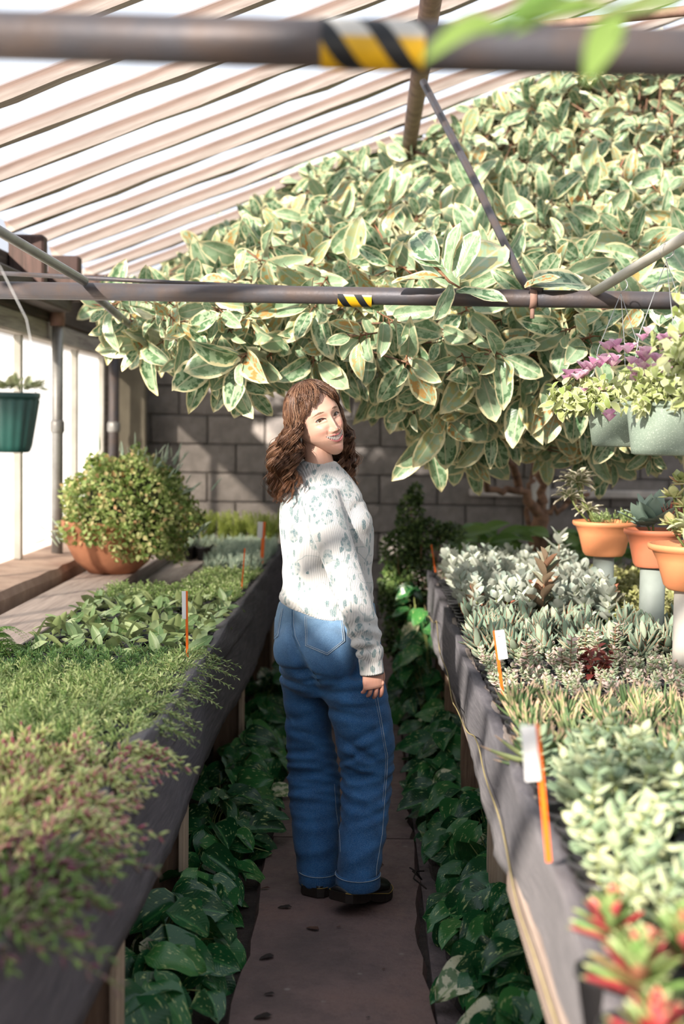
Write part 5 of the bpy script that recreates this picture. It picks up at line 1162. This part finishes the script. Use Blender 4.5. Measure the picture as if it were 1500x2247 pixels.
# --- boots
M_leather = simple('black_leather', (.008, .007, .007), (.014, .012, .012), 12, .35, .2); M_sole = simple('dark_rubber_sole', (.025, .018, .014), (.018, .013, .011), 20, .5, .3); M_yst = simple('yellow_welt_stitch', (.45, .30, .06), None, 9, .6, 0)
def boot(c_, ang, lift, name='boot'):
    # c_: heel centre on the ground; ang: toe direction
    fx = np.array([math.cos(ang), math.sin(ang), 0]); sx_ = np.array([-math.sin(ang), math.cos(ang), 0])
    L = .265
    def outline(t, ex=0):
        hw = np.interp(t, [0, .06, .2, .45, .72, .9, .97, 1], [.024, .042, .047, .045, .053, .042, .026, .008])+ex; off = np.interp(t, [0, .4, .8, 1], [0, .002, -.004, .004]); return hw, off
    ts = np.array([0, .02, .06, .12, .2, .3, .42, .55, .68, .8, .88, .94, .98, 1.0]); 
    def prism(z0f, z1f, ex):
        V = []; k = len(ts)
        for zf in (z0f, z1f):
            for s in (1, -1):
                for t in (ts if s > 0 else ts[::-1]):
                    hw, off = outline(t, ex); t2 = t+(t-.5)*ex/L*2; V.append((t2*L, s*hw+off, zf(t)))
        n = 2*k; Fc = [(j, (j+1) % n, n+(j+1) % n, n+j) for j in range(n)]+[tuple(range(n))[::-1], tuple(range(n, 2*n))]
        return np.array(V), Fc
    toe = lambda t: lift*max(0, .72-t)*L*.9+.006*max(0, t-.8)/.2
    R_ = lambda V: c_+V[:, :1]*fx+V[:, 1:2]*sx_+V[:, 2:]*np.array([0, 0, 1])-np.array([L*.14])*fx
    e = bpy.data.objects.new(name, None); COL.objects.link(e); e.parent = per
    V, Fc = prism(lambda t: toe(t)+(.0 if t < .36 else .007*(1 if t < .5 else 0)), lambda t: toe(t)+.030-.004*t, .004); link('sole', mk('sole', R_(V), Fc, M_sole, smooth=False), e)
    secs = []
    for t, h, wd in ((0.0, .036, .034), (.05, .042, .040), (.15, .055, .042), (.28, .07, .042), (.40, .085, .043), (.52, .085, .046), (.66, .073, .050), (.80, .062, .047), (.92, .048, .036), (.98, .032, .020)):
        n = 16; hw, off = outline(t); rr = []
        for j in range(n):
            a = 2*PI*j/n; rr.append((t*L+.001, off+wd*math.cos(a)*(1 if math.sin(a) < .3 else .86), toe(t)+.024+max(0, (h-.02)*.5*(1+math.sin(a)))-.006*(math.sin(a) < 0)))
        secs.append(rr)
    V = np.array([p for s in secs for p in s]); n = 16; Fc = [(i*n+j, (i+1)*n+j, (i+1)*n+(j+1) % n, i*n+(j+1) % n) for i in range(len(secs)-1) for j in range(n)]+[tuple(range(n)), tuple((len(secs)-1)*n+j for j in range(n))[::-1]]
    link('upper', mk('upper', R_(V), Fc, M_leather), e)
    P = []
    for t in list(np.linspace(0, 1, 26))+list(np.linspace(1, 0, 26)):
        hw, off = outline(t, .0045); s = 1 if len(P) < 26 else -1; P.append((t*L+(t-.5)*.009, s*hw+off, toe(t)+.0305-.004*t))
    V, Fc = tube(R_(np.array(P)), .0011, 5, False); link('welt_stitching', mk('welt_stitching', V, Fc, M_yst), e)
hL = atz(694, 1968, .03)-PO; hL[1] = -.095; hL[2] = .002; aR = math.radians(56); hR = atz(836, 1986, .03)-PO-np.array([math.cos(aR), math.sin(aR), 0])*.265*.86; hR[1] = -.265; hR[0] += .014; hR[2] = .002
boot(hL, math.radians(58), .0); boot(hR, aR, .26)

# --- skin: neck, trunk, arms, hand, with the head joined on
s0 = w(700, 1085, .02)                                         # neck root
shR = w(700, 1096, -.10); elR = w(772, 1300, -.175); wrR = w(813, 1452, -.19)
shL = w(742, 1096, .15); elL = w(770, 1300, .20); wrL = w(775, 1420, .17)
def fingers(wr, dirv, across, back, curl, L=1.0):
    """hand: wrist point, pointing direction, across (toward thumb), back-of-hand normal"""
    d = unit(np.array(dirv, float)); ac = np.array(across, float); ac = unit(ac-d*ac.dot(d)); bn = np.cross(d, ac); bn = bn*np.sign(bn.dot(back))
    out = []; pal = []
    V, Fc = loft([(wr-d*.012, ac*.025, bn*.017), (wr+d*.008, ac*.027, bn*.017), (wr+d*.03, ac*.034, bn*.016), (wr+d*.055, ac*.038, bn*.0155), (wr+d*.074, ac*.037, bn*.013), (wr+d*.082, ac*.034, bn*.009)], 20); out.append((V, Fc))
    for k, (o, ln, rr, cu) in enumerate([(.0300, .068, .0080, .8), (.0102, .076, .0083, .9), (-.0098, .071, .0079, 1.05), (-.0285, .057, .0070, 1.3)]):
        p = wr+d*(.070-.003*k)+ac*o; P = [p]; dd = d+ac*o*1.2; ang = 0
        for seg, f in enumerate((.44, .32, .24)):
            ang += curl*cu*(.45 if seg == 0 else .75); v = unit(unit(dd)*math.cos(ang)-bn*math.sin(ang)); p = p+v*ln*f*L; P.append(p)
        out.append(limb(P, [rr*1.05, rr, rr*.95, rr*.75], 10, 4)); out.append(ball(P[0]+bn*.002, rr*1.12)); out.append(ball(P[-1], rr*.72)); pal.append((P, rr))
    th = [wr+d*.018+ac*.022, wr+d*.045+ac*.040-bn*.010, wr+d*.070+ac*.044-bn*.022, wr+d*.090+ac*.040-bn*.034]
    out.append(limb(th, [.0135, .0115, .0095, .007], 10, 4)); out.append(ball(th[-1], .0068))
    return out, pal, (d, ac, bn)
# right hand hangs, back of the hand toward the viewer, fingers curled
hd_dir = unit(w(822, 1530, -.19)-wrR); 
fr, palR, axR = fingers(wrR+hd_dir*.004, hd_dir, [.75, .45, 0], [-.35, -1, .1], .50, .74)
dl = unit(np.array([.55, .15, -.75])); fl_, palL, _ = fingers(wrL+dl*.01, dl, [-.3, .9, 0], [.8, .2, .2], .5, .9)
body_parts = [limb([wrR-hd_dir*.10, wrR-hd_dir*.04, wrR], [.030, .026, .0225]), limb([shR, elR, wrR-hd_dir*.08], [.042, .036, .030]), limb([shL, elL, wrL], [.042, .036, .023]),
              limb([w(690, 950, .0), w(697, 1000, .0), w(703, 1035, .0), w(706, 1080, .01), w(706, 1150, .02)], [.044, .046, .050, .062, .09]),
              loft([(w(712, 1320), .10, .09), (w(714, 1250), .09, .08), (w(714, 1150), .10, .085), (w(712, 1090, .02), .09, .07), (w(708, 1070, .02), .05, .05)])]
HV, HN, HF = union(body_parts[1:], .0045, 5, .4)
for grp_ in ([body_parts[0]]+fr, [limb([wrL-dl*.06, wrL-dl*.02, wrL+dl*.01], [.026, .023, .0225])]+fl_):
    a_, b_, c_ = union(grp_, .0019, 2, .4); HF = HF+[[i+len(HV) for i in f] for f in c_]; HV = np.vstack([HV, a_])

# --- head, local frame: +x her right, +y face forward, +z up
yaw = math.radians(33); fw = np.array([math.sin(yaw), -math.cos(yaw), 0.05]); fw = unit(fw); upv = np.array([-.44, -.02, 1.0]); upv = unit(upv-fw*upv.dot(fw)); rt = np.cross(fw, upv)
HR = np.stack([rt, fw, upv], -1)                              # columns: local axes in world
eyemid = w(724, 916, -.095)
HC = eyemid-fw*.084
ico = bpy.data.meshes.new('t'); import bmesh
bm_ = bmesh.new(); bmesh.ops.create_icosphere(bm_, subdivisions=7, radius=1.0); bm_.to_mesh(ico); bm_.free()
n = len(ico.vertices); U_ = np.zeros(n*3, np.float32); ico.vertices.foreach_get('co', U_); U_ = U_.reshape(-1, 3).astype(float)
IF = np.zeros(len(ico.polygons)*3, np.int32); ico.polygons.foreach_get('vertices', IF); IF = IF.reshape(-1, 3)
# denser sampling toward the face
Uf = U_.copy(); Uf = unit(Uf+np.array([0, .0, 0]))
V = Uf*np.array([.077, .090, .108])
V[:, 2] += .002
zl = V[:, 2]; xl = V[:, 0]; yl = V[:, 1]
front = np.clip(yl/.05, 0, 1)
# jaw taper and chin
jt = np.interp(zl, [-.115, -.10, -.085, -.06, -.03, .0, .05, .11], [.56, .62, .73, .90, 1.0, .99, 1.0, 1.0]); V[:, 0] *= jt
low = np.clip((-.03-zl)/.08, 0, 1)
V[:, 1] += low*.030+front*low*.012*np.exp(-(xl/.045)**2); V[:, 2] += np.where(zl < -.06, -.006*front*np.exp(-(xl/.03)**2), 0)
V[:, 1] = np.where((V[:, 1] < -.0), V[:, 1]*(1-.35*low), V[:, 1])
V[:, 0] *= 1+.10*np.exp(-((zl+.055)/.03)**2)*np.clip(1-np.abs(yl-.02)/.06, 0, 1)
V[:, 1] *= np.where(V[:, 1] > 0, np.interp(zl, [-.12, -.07, 0, .06, .1], [1.0, .98, .94, .97, 1.0]), 1)
V[:, 2] -= .020*np.clip((-.045-V[:, 2])/.065, 0, 1)*np.clip((V[:, 1]+.03)/.06, 0, 1)*np.exp(-(V[:, 0]/.045)**2)
V[:, 1] += .006*np.clip((-.06-V[:, 2])/.05, 0, 1)
x, z = V[:, 0].copy(), V[:, 2].copy(); fr_ = (V[:, 1] > .02)*1.0
G = lambda cx, cz, sx_, sz: np.exp(-((x-cx)/sx_)**2-((z-cz)/sz)**2)*fr_
dy = np.zeros(n)
dy += .0045*G(0, .024, .045, .012)                                       # brow
for s in (-1, 1):
    dy -= .0085*G(s*.031, .002, .016, .011); dy += .0095*G(s*.038, -.032, .019, .015); dy -= .003*G(s*.030, -.012, .016, .005)
    dy += .0105*G(s*.0125, -.043, .0058, .0058); dy += .003*G(s*.034, -.066, .010, .014); dy -= .0035*G(s*.0245, -.052, .004, .013)
nb = np.interp(z, [-.056, -.050, -.044, -.036, -.022, -.005, .010, .022], [0, .004, .019, .0235, .0175, .0100, .0045, 0])
nw = np.interp(z, [-.052, -.040, -.022, .005, .02], [.0100, .0092, .0070, .0068, .010])
dy += nb*np.exp(-(x/nw)**2)*fr_
dy -= .0035*G(0, -.054, .004, .005); dy += .006*G(0, -.066, .028, .018)
# smile: mouth curve
mz = lambda xx: -.0765+20.3*xx**2                                          # lower edge of the teeth
ut = lambda xx: -.0600+6.0*xx**2
hwm = .0335
inm = (np.abs(x) < hwm)&(z < ut(x))&(z > mz(x)-.0)&(fr_ > 0)
upl = (np.abs(x) < hwm+.002)&(z >= ut(x))&(z < ut(x)+.0048*np.clip(1-(x/.037)**2, .1, 1))&(fr_ > 0)
lol = (np.abs(x) < hwm+.002)&(z <= mz(x))&(z > mz(x)-.0068*np.clip(1-(x/.036)**2, .08, 1))&(fr_ > 0)
dy += .0030*np.exp(-((z-(ut(x)+.002))/.0035)**2)*np.clip(1-(x/.035)**2, 0, 1)*fr_+.0038*np.exp(-((z-(mz(x)-.0035))/.004)**2)*np.clip(1-(x/.034)**2, 0, 1)*fr_
dy -= .012*inm*np.clip(1-(np.abs(x)/hwm)**6, 0, 1)
dy -= .004*G(0, -.086, .022, .005); dy += .0065*G(0, -.112, .018, .014)
# eye openings
ez = lambda xx, s: (xx-s*.031)
def inside_eye(s):
    u_ = (x-s*.031)/.0145; hi = .0054*(1-u_**2)+.0005; lo_ = -.0036*(1-u_**2); return (np.abs(u_) < 1)&(z < hi+.001)&(z > lo_+.001)&(fr_ > 0)
eyeL = inside_eye(-1); eyeR = inside_eye(1)
lid = np.zeros(n)
for s in (-1, 1):
    u_ = (x-s*.031)/.017; up_ = .0062*(1-u_**2); d_ = z-.001-up_; dy += .0022*np.exp(-((d_-.001)/.003)**2)*(np.abs(u_) < 1)*fr_; dy += .0016*np.exp(-((z+.0055)/.003)**2)*(np.abs(u_) < 1)*fr_
dy -= .005*(eyeL | eyeR)
V[:, 1] += dy
# ears
FV = V@HR.T+HC
cen = V[IF].mean(1)
vm = np.zeros(n, int); vm[inm] = 2; vm[upl | lol] = 1; vm[eyeL | eyeR] = 3
fm = np.zeros(len(IF), int)
for k in (3, 1, 2): fm[(vm[IF] == k).sum(1) >= 2] = k
br_ = np.zeros(len(IF), bool)
for s in (-1, 1):
    u_ = (cen[:, 0]*s-.0335)/.0185; zz_ = .0205+.0035*(1-u_**2)-.003*u_; br_ |= (np.abs(u_) < 1)&(np.abs(cen[:, 2]-zz_) < .0032*np.clip(1.15-np.abs(u_+.15), .2, 1))&(cen[:, 1] > .02)
fm[br_] = 4
m = Mat('skin'); bl = m.n('ShaderNodeAttribute', attribute_name='blush').outputs['Fac']; fk = m.ramp(m.vor(330), [(.08, .35), (.16, 0.0)])
cs = m.mix(m.ramp(m.noise(30, 4), [(.3, 0.0), (.8, .3)]), (.56, .33, .24), (.60, .38, .29)); cs = m.mix(m.math('MULTIPLY', bl, .55), cs, (.62, .22, .17)); cs = m.mix(m.math('MULTIPLY', fk, bl), cs, (.40, .18, .10))
M_skin = m.out(cs, .48, m.bump(m.noise(400, 2), .06, .001), spec=.4, sss=.12)
M_lip = simple('lips', (.50, .17, .16), (.44, .13, .13), 60, .32, .1); M_mouth = simple('inner_mouth', (.10, .02, .02), None, 9, .6, 0)
M_lidd = simple('eye_rim', (.30, .13, .10), None, 9, .5, 0); M_brow = simple('brow_hair', (.13, .065, .035), (.2, .11, .07), 300, .8, .2)
hv = np.vstack([HV, FV]); hf = HF+[[int(a)+len(HV) for a in f] for f in IF]
# ear on her right side
mi = [0]*len(HF)+list(fm)
earc = HC+HR@np.array([.071, -.008, -.012])
E, EF = ball((0, 0, 0), .006, .017, .030); E = E@HR.T+earc; hf += [[i+len(hv) for i in f] for f in EF]; mi += [0]*len(EF); hv = np.vstack([hv, E])
bme = mk('body', hv, hf, [M_skin, M_lip, M_mouth, M_lidd, M_brow], smooth=True, mi=mi)
blush = np.zeros(len(hv)); bb = np.zeros(n)
for s in (-1, 1): bb += .9*np.exp(-((V[:, 0]-s*.038)/.018)**2-((V[:, 2]+.03)/.014)**2)
bb += .8*np.exp(-((V[:, 0])/.012)**2-((V[:, 2]+.036)/.012)**2); bb += .3*np.exp(-((V[:, 2]+.10)/.02)**2); blush[len(HV):len(HV)+n] = np.clip(bb, 0, 1)*(V[:, 1] > 0)
kn = np.zeros(len(HV))
for P_, r_ in palR: 
    for q in P_: kn += .7*np.exp(-(((HV-q)/.010)**2).sum(1))
blush[:len(HV)] = np.clip(kn+.35*(HV[:, 2] < 1.0), 0, 1)
a_ = bme.attributes.new('blush', 'FLOAT', 'POINT'); a_.data.foreach_set('value', blush.astype(np.float32))
body = link('body', bme, per)
def loc2(p): return np.array(p)@HR.T+HC
def face_y(xx, zz_):                                          # surface depth in front
    d = (V[:, 0]-xx)**2+(V[:, 2]-zz_)**2+(V[:, 1] < .02)*1; i = np.argsort(d)[:6]; return V[i, 1].mean()
M_eye = simple('eye_white', (.62, .58, .56), None, 9, .2, 0); M_iris = simple('brown_iris', (.06, .035, .02), (.10, .06, .03), 500, .15, 0); M_lash = simple('dark_lashes', (.02, .012, .01), None, 9, .6, 0); M_teeth = simple('teeth', (.88, .85, .78), (.84, .79, .70), 90, .22, 0)
gz = unit(np.array([0.22, 1.0, -.02]))                          # gaze, back toward the camera
for s in (-1, 1):
    yf = face_y(s*.031, .008)-.0015; R0 = .0125; ec = np.array([s*.031, yf-R0, .0015])
    E, EF = ball(ec, R0, n=28); eo = link('eyeball', mk('eyeball', loc2(E), EF, M_eye), body)
    ip = []; n1 = unit(np.cross(gz, [0, 0, 1])); n2 = np.cross(gz, n1)
    for k in range(5):
        rr = .0056*k/4; dd = math.sqrt(R0**2-rr**2)+.0003
        for j in range(20): t = 2*PI*j/20; ip.append(ec+gz*dd+n1*rr*math.cos(t)+n2*rr*math.sin(t))
    EF = [(i*20+j, i*20+(j+1) % 20, (i+1)*20+(j+1) % 20, (i+1)*20+j) for i in range(4) for j in range(20)]
    link('iris', mk('iris', loc2(np.array(ip)), EF, M_iris), eo)
    P = []
    for u_ in np.linspace(-1.08, 1.08, 16):
        xx = s*.031+u_*.0145; zz_ = .0015+.0058*(1-u_*u_); P.append(np.array([xx, max(face_y(xx, zz_+.002), yf-.004)+.0008, zz_]))
    E, EF = tube(P, .0013, 5); link('lash_line', mk('lash_line', loc2(E), EF, M_lash), body)
mb = MB(); yt = face_y(0, -.0590)
for k in range(12):                                          # teeth
    xx = (k-5.5)*.0052; x0_, x1_ = xx-.0027, xx+.0027; zt = ut(xx)+.0015; zb_ = mz(xx)+.0012*(1 if abs(k-5.5) > 1 else .3); yb = yt-.0042-7.0*xx*xx
    if zb_ > zt-.001: zb_ = zt-.0025
    B_, BF = box(xx, yb, (zt+zb_)/2, .0054, .005, max(.0035, zt-zb_), .0012); mb.add(loc2(B_), BF)
link('teeth', mb.mesh('teeth', M_teeth), body)

# --- sweater
rows = [(1010, 664, 736, .01, .055), (1024, 652, 750, .01, .062), (1043, 640, 768, .015, .080), (1065, 630, 784, .015, .100), (1090, 618, 798, .01, .118), (1120, 612, 808, .01, .125), (1160, 612, 821, .01, .128), (1200, 616, 820, .01, .122), (1240, 620, 817, .005, .114), (1275, 620, 817, .0, .114), (1300, 614, 818, .0, .120), (1335, 612, 822, .0, .125), (1352, 618, 822, -.004, .124)]
sec = interp_secs(rows, 34, ring)
bust = [ball(w(776, 1148, -.02), .063, .075, .062), ball(w(762, 1150, .12), .060, .07, .06)]
cuffd = unit(wrR-elR)
armR = limb([shR+np.array([.0, .02, .015]), (shR*.6+elR*.4)+[.0, .0, 0], elR, elR*.5+wrR*.5+[.004, 0, 0], wrR-hd_dir*.030, wrR-hd_dir*.014, wrR+hd_dir*.030], [.066, .060, .054, .052, .047, .036, .036])
armL = limb([shL, shL*.5+elL*.5, elL, wrL], [.064, .056, .052, .042])
SV, SN, SF = union([loft(sec, 36), armR, armL]+bust, .0070, 8)
z = SV[:, 2]; x = SV[:, 0]; y_ = SV[:, 1]
# slant the hem: higher on her left, lower behind
hemc = (z < zz(1338)); SV[:, 2] += np.clip((zz(1300)-z)/.05, 0, 1)*np.interp(x, [w(610, 1330)[0], w(700, 1345)[0], w(760, 1350)[0]], [.045, .006, -.004])*(np.sqrt((x-w(805, 1350)[0])**2) > .05)
d = np.zeros(len(SV))
tA = np.clip(((SV-elR)*cuffd).sum(1)/np.linalg.norm(wrR-elR), -1, 1.4)
darm = np.linalg.norm(np.cross(SV-elR, cuffd), axis=1); isarm = (darm < .075)&(tA > -.6)&(y_ < .0)
d += isarm*.0045*np.sin(tA*34+3*np.sin(x*30))*np.clip((tA-.25)/.4, 0, 1)*(tA < .82)
d -= isarm*.008*np.exp(-((tA-.80)/.03)**2)
d += ~isarm*.003*np.sin(z*60+x*22+2*np.sin(x*15))*np.clip((zz(1200)-z)/.1, 0, 1)
d += ~isarm*.004*np.exp(-((z-zz(1312))/.010)**2)
d -= .004*np.exp(-((z-zz(1100)-(x-w(790, 1100)[0])*.8)/.012)**2)*(x > w(770, 1100)[0])
SV = SV+SN*d[:, None]
m = Mat('floral_knit'); P3 = m.co()
wp = m.n('ShaderNodeVectorMath', operation='ADD'); wc = m.n('ShaderNodeVectorMath', operation='SCALE'); m.put(wc.inputs[0], m.noise(14, 3, color=True)); wc.inputs['Scale'].default_value = .035; m.put(wp.inputs[0], P3); m.put(wp.inputs[1], wc.outputs[0]); WP = wp.outputs[0]
wp2 = m.n('ShaderNodeVectorMath', operation='ADD'); wc2 = m.n('ShaderNodeVectorMath', operation='SCALE'); m.put(wc2.inputs[0], m.noise(45, 2, color=True)); wc2.inputs['Scale'].default_value = .010; m.put(wp2.inputs[0], P3); m.put(wp2.inputs[1], wc2.outputs[0]); WP2 = wp2.outputs[0]
fl1 = m.math('MULTIPLY', m.ramp(m.vor(17, m.map(WP2, (1, 1, .8))), [(.34, 1.0), (.38, 0.0)]), m.ramp(m.vor(75, WP2), [(.30, 1.0), (.52, .45)]))
pick = m.ramp(m.sep(m.vor(17, m.map(WP2, (1, 1, .8)), out='Color'))[0], [(.62, 1.0), (.64, 0.0)]); fl1 = m.math('MULTIPLY', fl1, pick)
lf = m.ramp(m.vor(30, m.map(WP, (1.5, 1.5, .62), (.3, .4, .5))), [(.26, 1.0), (.30, 0.0)]); lf2 = m.ramp(m.sep(m.vor(30, m.map(WP, (1.5, 1.5, .62), (.3, .4, .5)), out='Color'))[1], [(.66, .95), (.68, 0.0)]); lf = m.math('MULTIPLY', lf, lf2)
stm = m.math('MULTIPLY', m.ramp(m.math('ABSOLUTE', m.math('SUBTRACT', m.noise(13, 1), .5)), [(.006, .8), (.014, 0.0)]), m.ramp(m.noise(21, 2, WP), [(.42, 0.0), (.5, 1.0)]))
lg = m.ramp(m.vor(24, m.map(WP, (1.6, 1.6, .7), (-.5, .3, -.7), (3, 1, 2))), [(.25, 1.0), (.29, 0.0)]); lg = m.math('MULTIPLY', lg, m.ramp(m.sep(m.vor(24, m.map(WP, (1.6, 1.6, .7), (-.5, .3, -.7), (3, 1, 2)), out='Color'))[2], [(.6, .9), (.62, 0.0)]))
tot = m.math('MAXIMUM', m.math('MAXIMUM', m.math('MAXIMUM', fl1, lg), lf), m.math('MULTIPLY', stm, .7)); spk = m.noise(1.0, 2, m.map(P3, (700, 700, 260)))
tot = m.math('MULTIPLY', tot, m.ramp(spk, [(.35, .45), (.6, 1.0)]))
inner = m.mix(m.ramp(m.noise(22, 3), [(.4, 0.0), (.6, 1.0)]), (.10, .18, .18), (.05, .13, .15))
colk = m.mix(tot, (.50, .49, .47), inner)
rib = m.wave(1.0, m.map(P3, (95, 60, 0)), 2.0, 'DIAGONAL', 1)
M_knit = m.out(colk, .95, m.bump(m.math('ADD', m.math('MULTIPLY', rib, .8), m.math('MULTIPLY', spk, .6)), .5, .0035), spec=.1, sheen=.5)
sw = link('sweater', mk('sweater', SV, SF, M_knit), per)
# ribbed cuff end and neckline edge
q = wrR-hd_dir*.006; n1 = unit(np.cross(hd_dir, [0, 1.0, 0])); n2 = np.cross(hd_dir, n1)
cv, cf = loft([(wrR-hd_dir*.022, n1*.0385, n2*.0365), (wrR+hd_dir*.003, n1*.0380, n2*.0350), (wrR+hd_dir*.034, n1*.0385, n2*.0335), (wrR+hd_dir*.041, n1*.0375, n2*.032), (wrR+hd_dir*.030, n1*.036, n2*.028)], 40)
r_ = 1+.02*np.sin(np.tile(np.arange(40), 5)*2*PI/40*20); cc_ = np.repeat([wrR-hd_dir*.022, wrR+hd_dir*.003, wrR+hd_dir*.034, wrR+hd_dir*.041, wrR+hd_dir*.030], 40, 0); cv = cc_+(cv-cc_)*r_[:, None]
link('cuff', mk('cuff', cv, cf[:-2], M_knit), sw)

# --- hair: clumped wavy locks over a close cap
hcn = np.array([0, -.008, .006]); HRX, HRY, HRZ = .083, .102, .118
def scalp(az, el, f=1.0): return hcn+np.array([HRX*math.sin(el)*math.sin(az), HRY*math.sin(el)*math.cos(az), HRZ*math.cos(el)])*f
capV = []; n1_, n2_ = 40, 64
for i in range(n1_):
    for j in range(n2_):
        az = 2*PI*j/n2_-PI; A = abs(az); elm = np.interp(A, [0, .5, .85, 1.15, 1.5, 3.14], [.80, .84, 1.05, 1.5, 1.9, 2.05]); el = elm*i/(n1_-1)+1e-3; capV.append(scalp(az, el, .955 if i < n1_-2 else .90))
capF = [(i*n2_+j, i*n2_+(j+1) % n2_, (i+1)*n2_+(j+1) % n2_, (i+1)*n2_+j) for i in range(n1_-1) for j in range(n2_)]
m = Mat('wavy_brown_hair'); r0 = m.rnd()
colh = m.ramp(r0, [(0, (.030, .014, .008)), (.4, (.090, .040, .021)), (.75, (.20, .095, .050)), (1, (.38, .22, .13))])
pz = m.sep(m.co())[2]; colh = m.mix(m.math('MULTIPLY_ADD', pz, -3.2, 4.6, clamp=True), colh, m.mix(r0, (.14, .05, .022), (.34, .15, .07)))
M_hair = m.out(colh, .38, None, spec=.5, trans=.12)
cap = link('hair_cap', mk('hair_cap', loc2(np.array(capV)), capF, simple('hair_roots', (.045, .018, .01), (.03, .012, .008), 40, .6, .2)), per)
NP = 28; SPs = []; SRs = []; SRn = []
rgH = np.random.default_rng(77); Wd = HR.T                    # world -> local
def lock(az, el0, kind):
    elE = {'main': 1.62, 'frame': 1.35, 'bang': np.interp(abs(az), [0, .4, .9], [1.12, 1.25, 1.50])}[kind]
    ph = 2.2*math.sin(az*3.1)+rgH.uniform(-.7, .7)+el0*2; amp = rgH.uniform(.7, 1.3); puff = rgH.uniform(.6, 1.3)
    zend = {'main': rgH.uniform(1.275, 1.375), 'frame': rgH.uniform(1.33, 1.42), 'bang': 9}[kind]
    if kind == 'main' and abs(az) > 1.9: zend -= .0
    base = []
    ne = 13 if kind != 'bang' else NP
    els = np.linspace(el0, elE, ne)
    for k, el in enumerate(els):
        f = 1.0+.03*puff*math.sin(PI*k/ne)
        aa = az
        if kind == 'bang': aa = az+np.sign(az+.12)*.30*((el-el0)/(elE-el0))**2; f = 1+.035*math.sin(PI*.8*k/ne)+.02
        base.append(loc2(scalp(aa, el, f)))
    base = np.array(base)
    if kind != 'bang':
        p = base[-1]; nrem = NP-ne; out = (p-HC); out[2] = 0; out = unit(out); zt = zend-PO[2]+.03; dz = p[2]-zt
        t = np.linspace(0, 1, nrem+1)[1:]
        tang = unit(base[-1]-base[-2]); 
        pf = .042*puff if kind == 'main' else .012
        Q = p+np.outer(t*dz, [0, 0, -1])+np.outer(pf*np.sin(t*PI*.75)+.01*t, out)+np.outer(.02*t*np.exp(-2*t), tang)
        base = np.vstack([base, Q])
    s = np.concatenate([[0], np.cumsum(np.linalg.norm(np.diff(base, axis=0), axis=1))]); L = s[-1]
    out = unit((base.mean(0)-HC)*[1, 1, .1]); sd = np.cross(out, [0, 0, 1])
    wv = np.clip((s-.10)/.10, 0, 1) if kind != 'bang' else np.clip((s-.05)/.1, 0, .25)
    off = np.outer(wv*amp*.017*np.sin(s*2*PI/.085+ph), sd)+np.outer(wv*amp*.013*np.cos(s*2*PI/.085+ph), out)
    return base+off, s/L
def clump(az, el0, kind, ns, rad):
    P, t = lock(az, el0, kind); T, N, B = frames(P); cr = rgH.random()
    w_ = rad*(np.sin(PI*np.clip(t*.85+.12, 0, 1))**.5)
    for k in range(ns):
        a = rgH.uniform(0, 6.28); rr = math.sqrt(rgH.random()); tw_ = a+t*rgH.uniform(-1.5, 1.5)
        Q = P+(N*np.cos(tw_)[:, None]+B*np.sin(tw_)[:, None]*1.0)*(w_*rr)[:, None]+rgH.normal(0, .0007, P.shape)
        if rgH.random() < .06 and kind != 'bang': Q += np.outer(t**2, rgH.normal(0, .016, 3))
        SPs.append(Q); SRs.append(np.interp(t, [0, .1, .8, 1], [.0007, .0009, .0008, .0002])*rgH.uniform(.8, 1.2)); SRn.append((cr*.6+rgH.random()*.4))
PA = -.12                                                      # parting, a little off centre
for i in range(230):
    s = 1 if rgH.random() < .68 else -1; az = s*rgH.uniform(1.35, PI if s > 0 else 2.7); clump(az, rgH.uniform(.02, .9), 'main', 24, .0095)
for i in range(34):
    s = 1 if i % 3 else -1; az = s*rgH.uniform(1.12, 1.42)+(0 if s > 0 else -.22); clump(az, rgH.uniform(.05, .5), 'frame', 18, .008)
for i in range(56):
    az = rgH.uniform(-.95, 1.05); clump(az, rgH.uniform(.02, .35), 'bang', 16 if abs(az) > .35 else 7, .009)
SP_ = np.array(SPs); Vh, Fh = tubeq(SP_, np.array(SRs), 3)
link('hair', mk('hair', Vh, Fh, M_hair, rnd=np.repeat(np.array(SRn), NP*3)*.999), per)
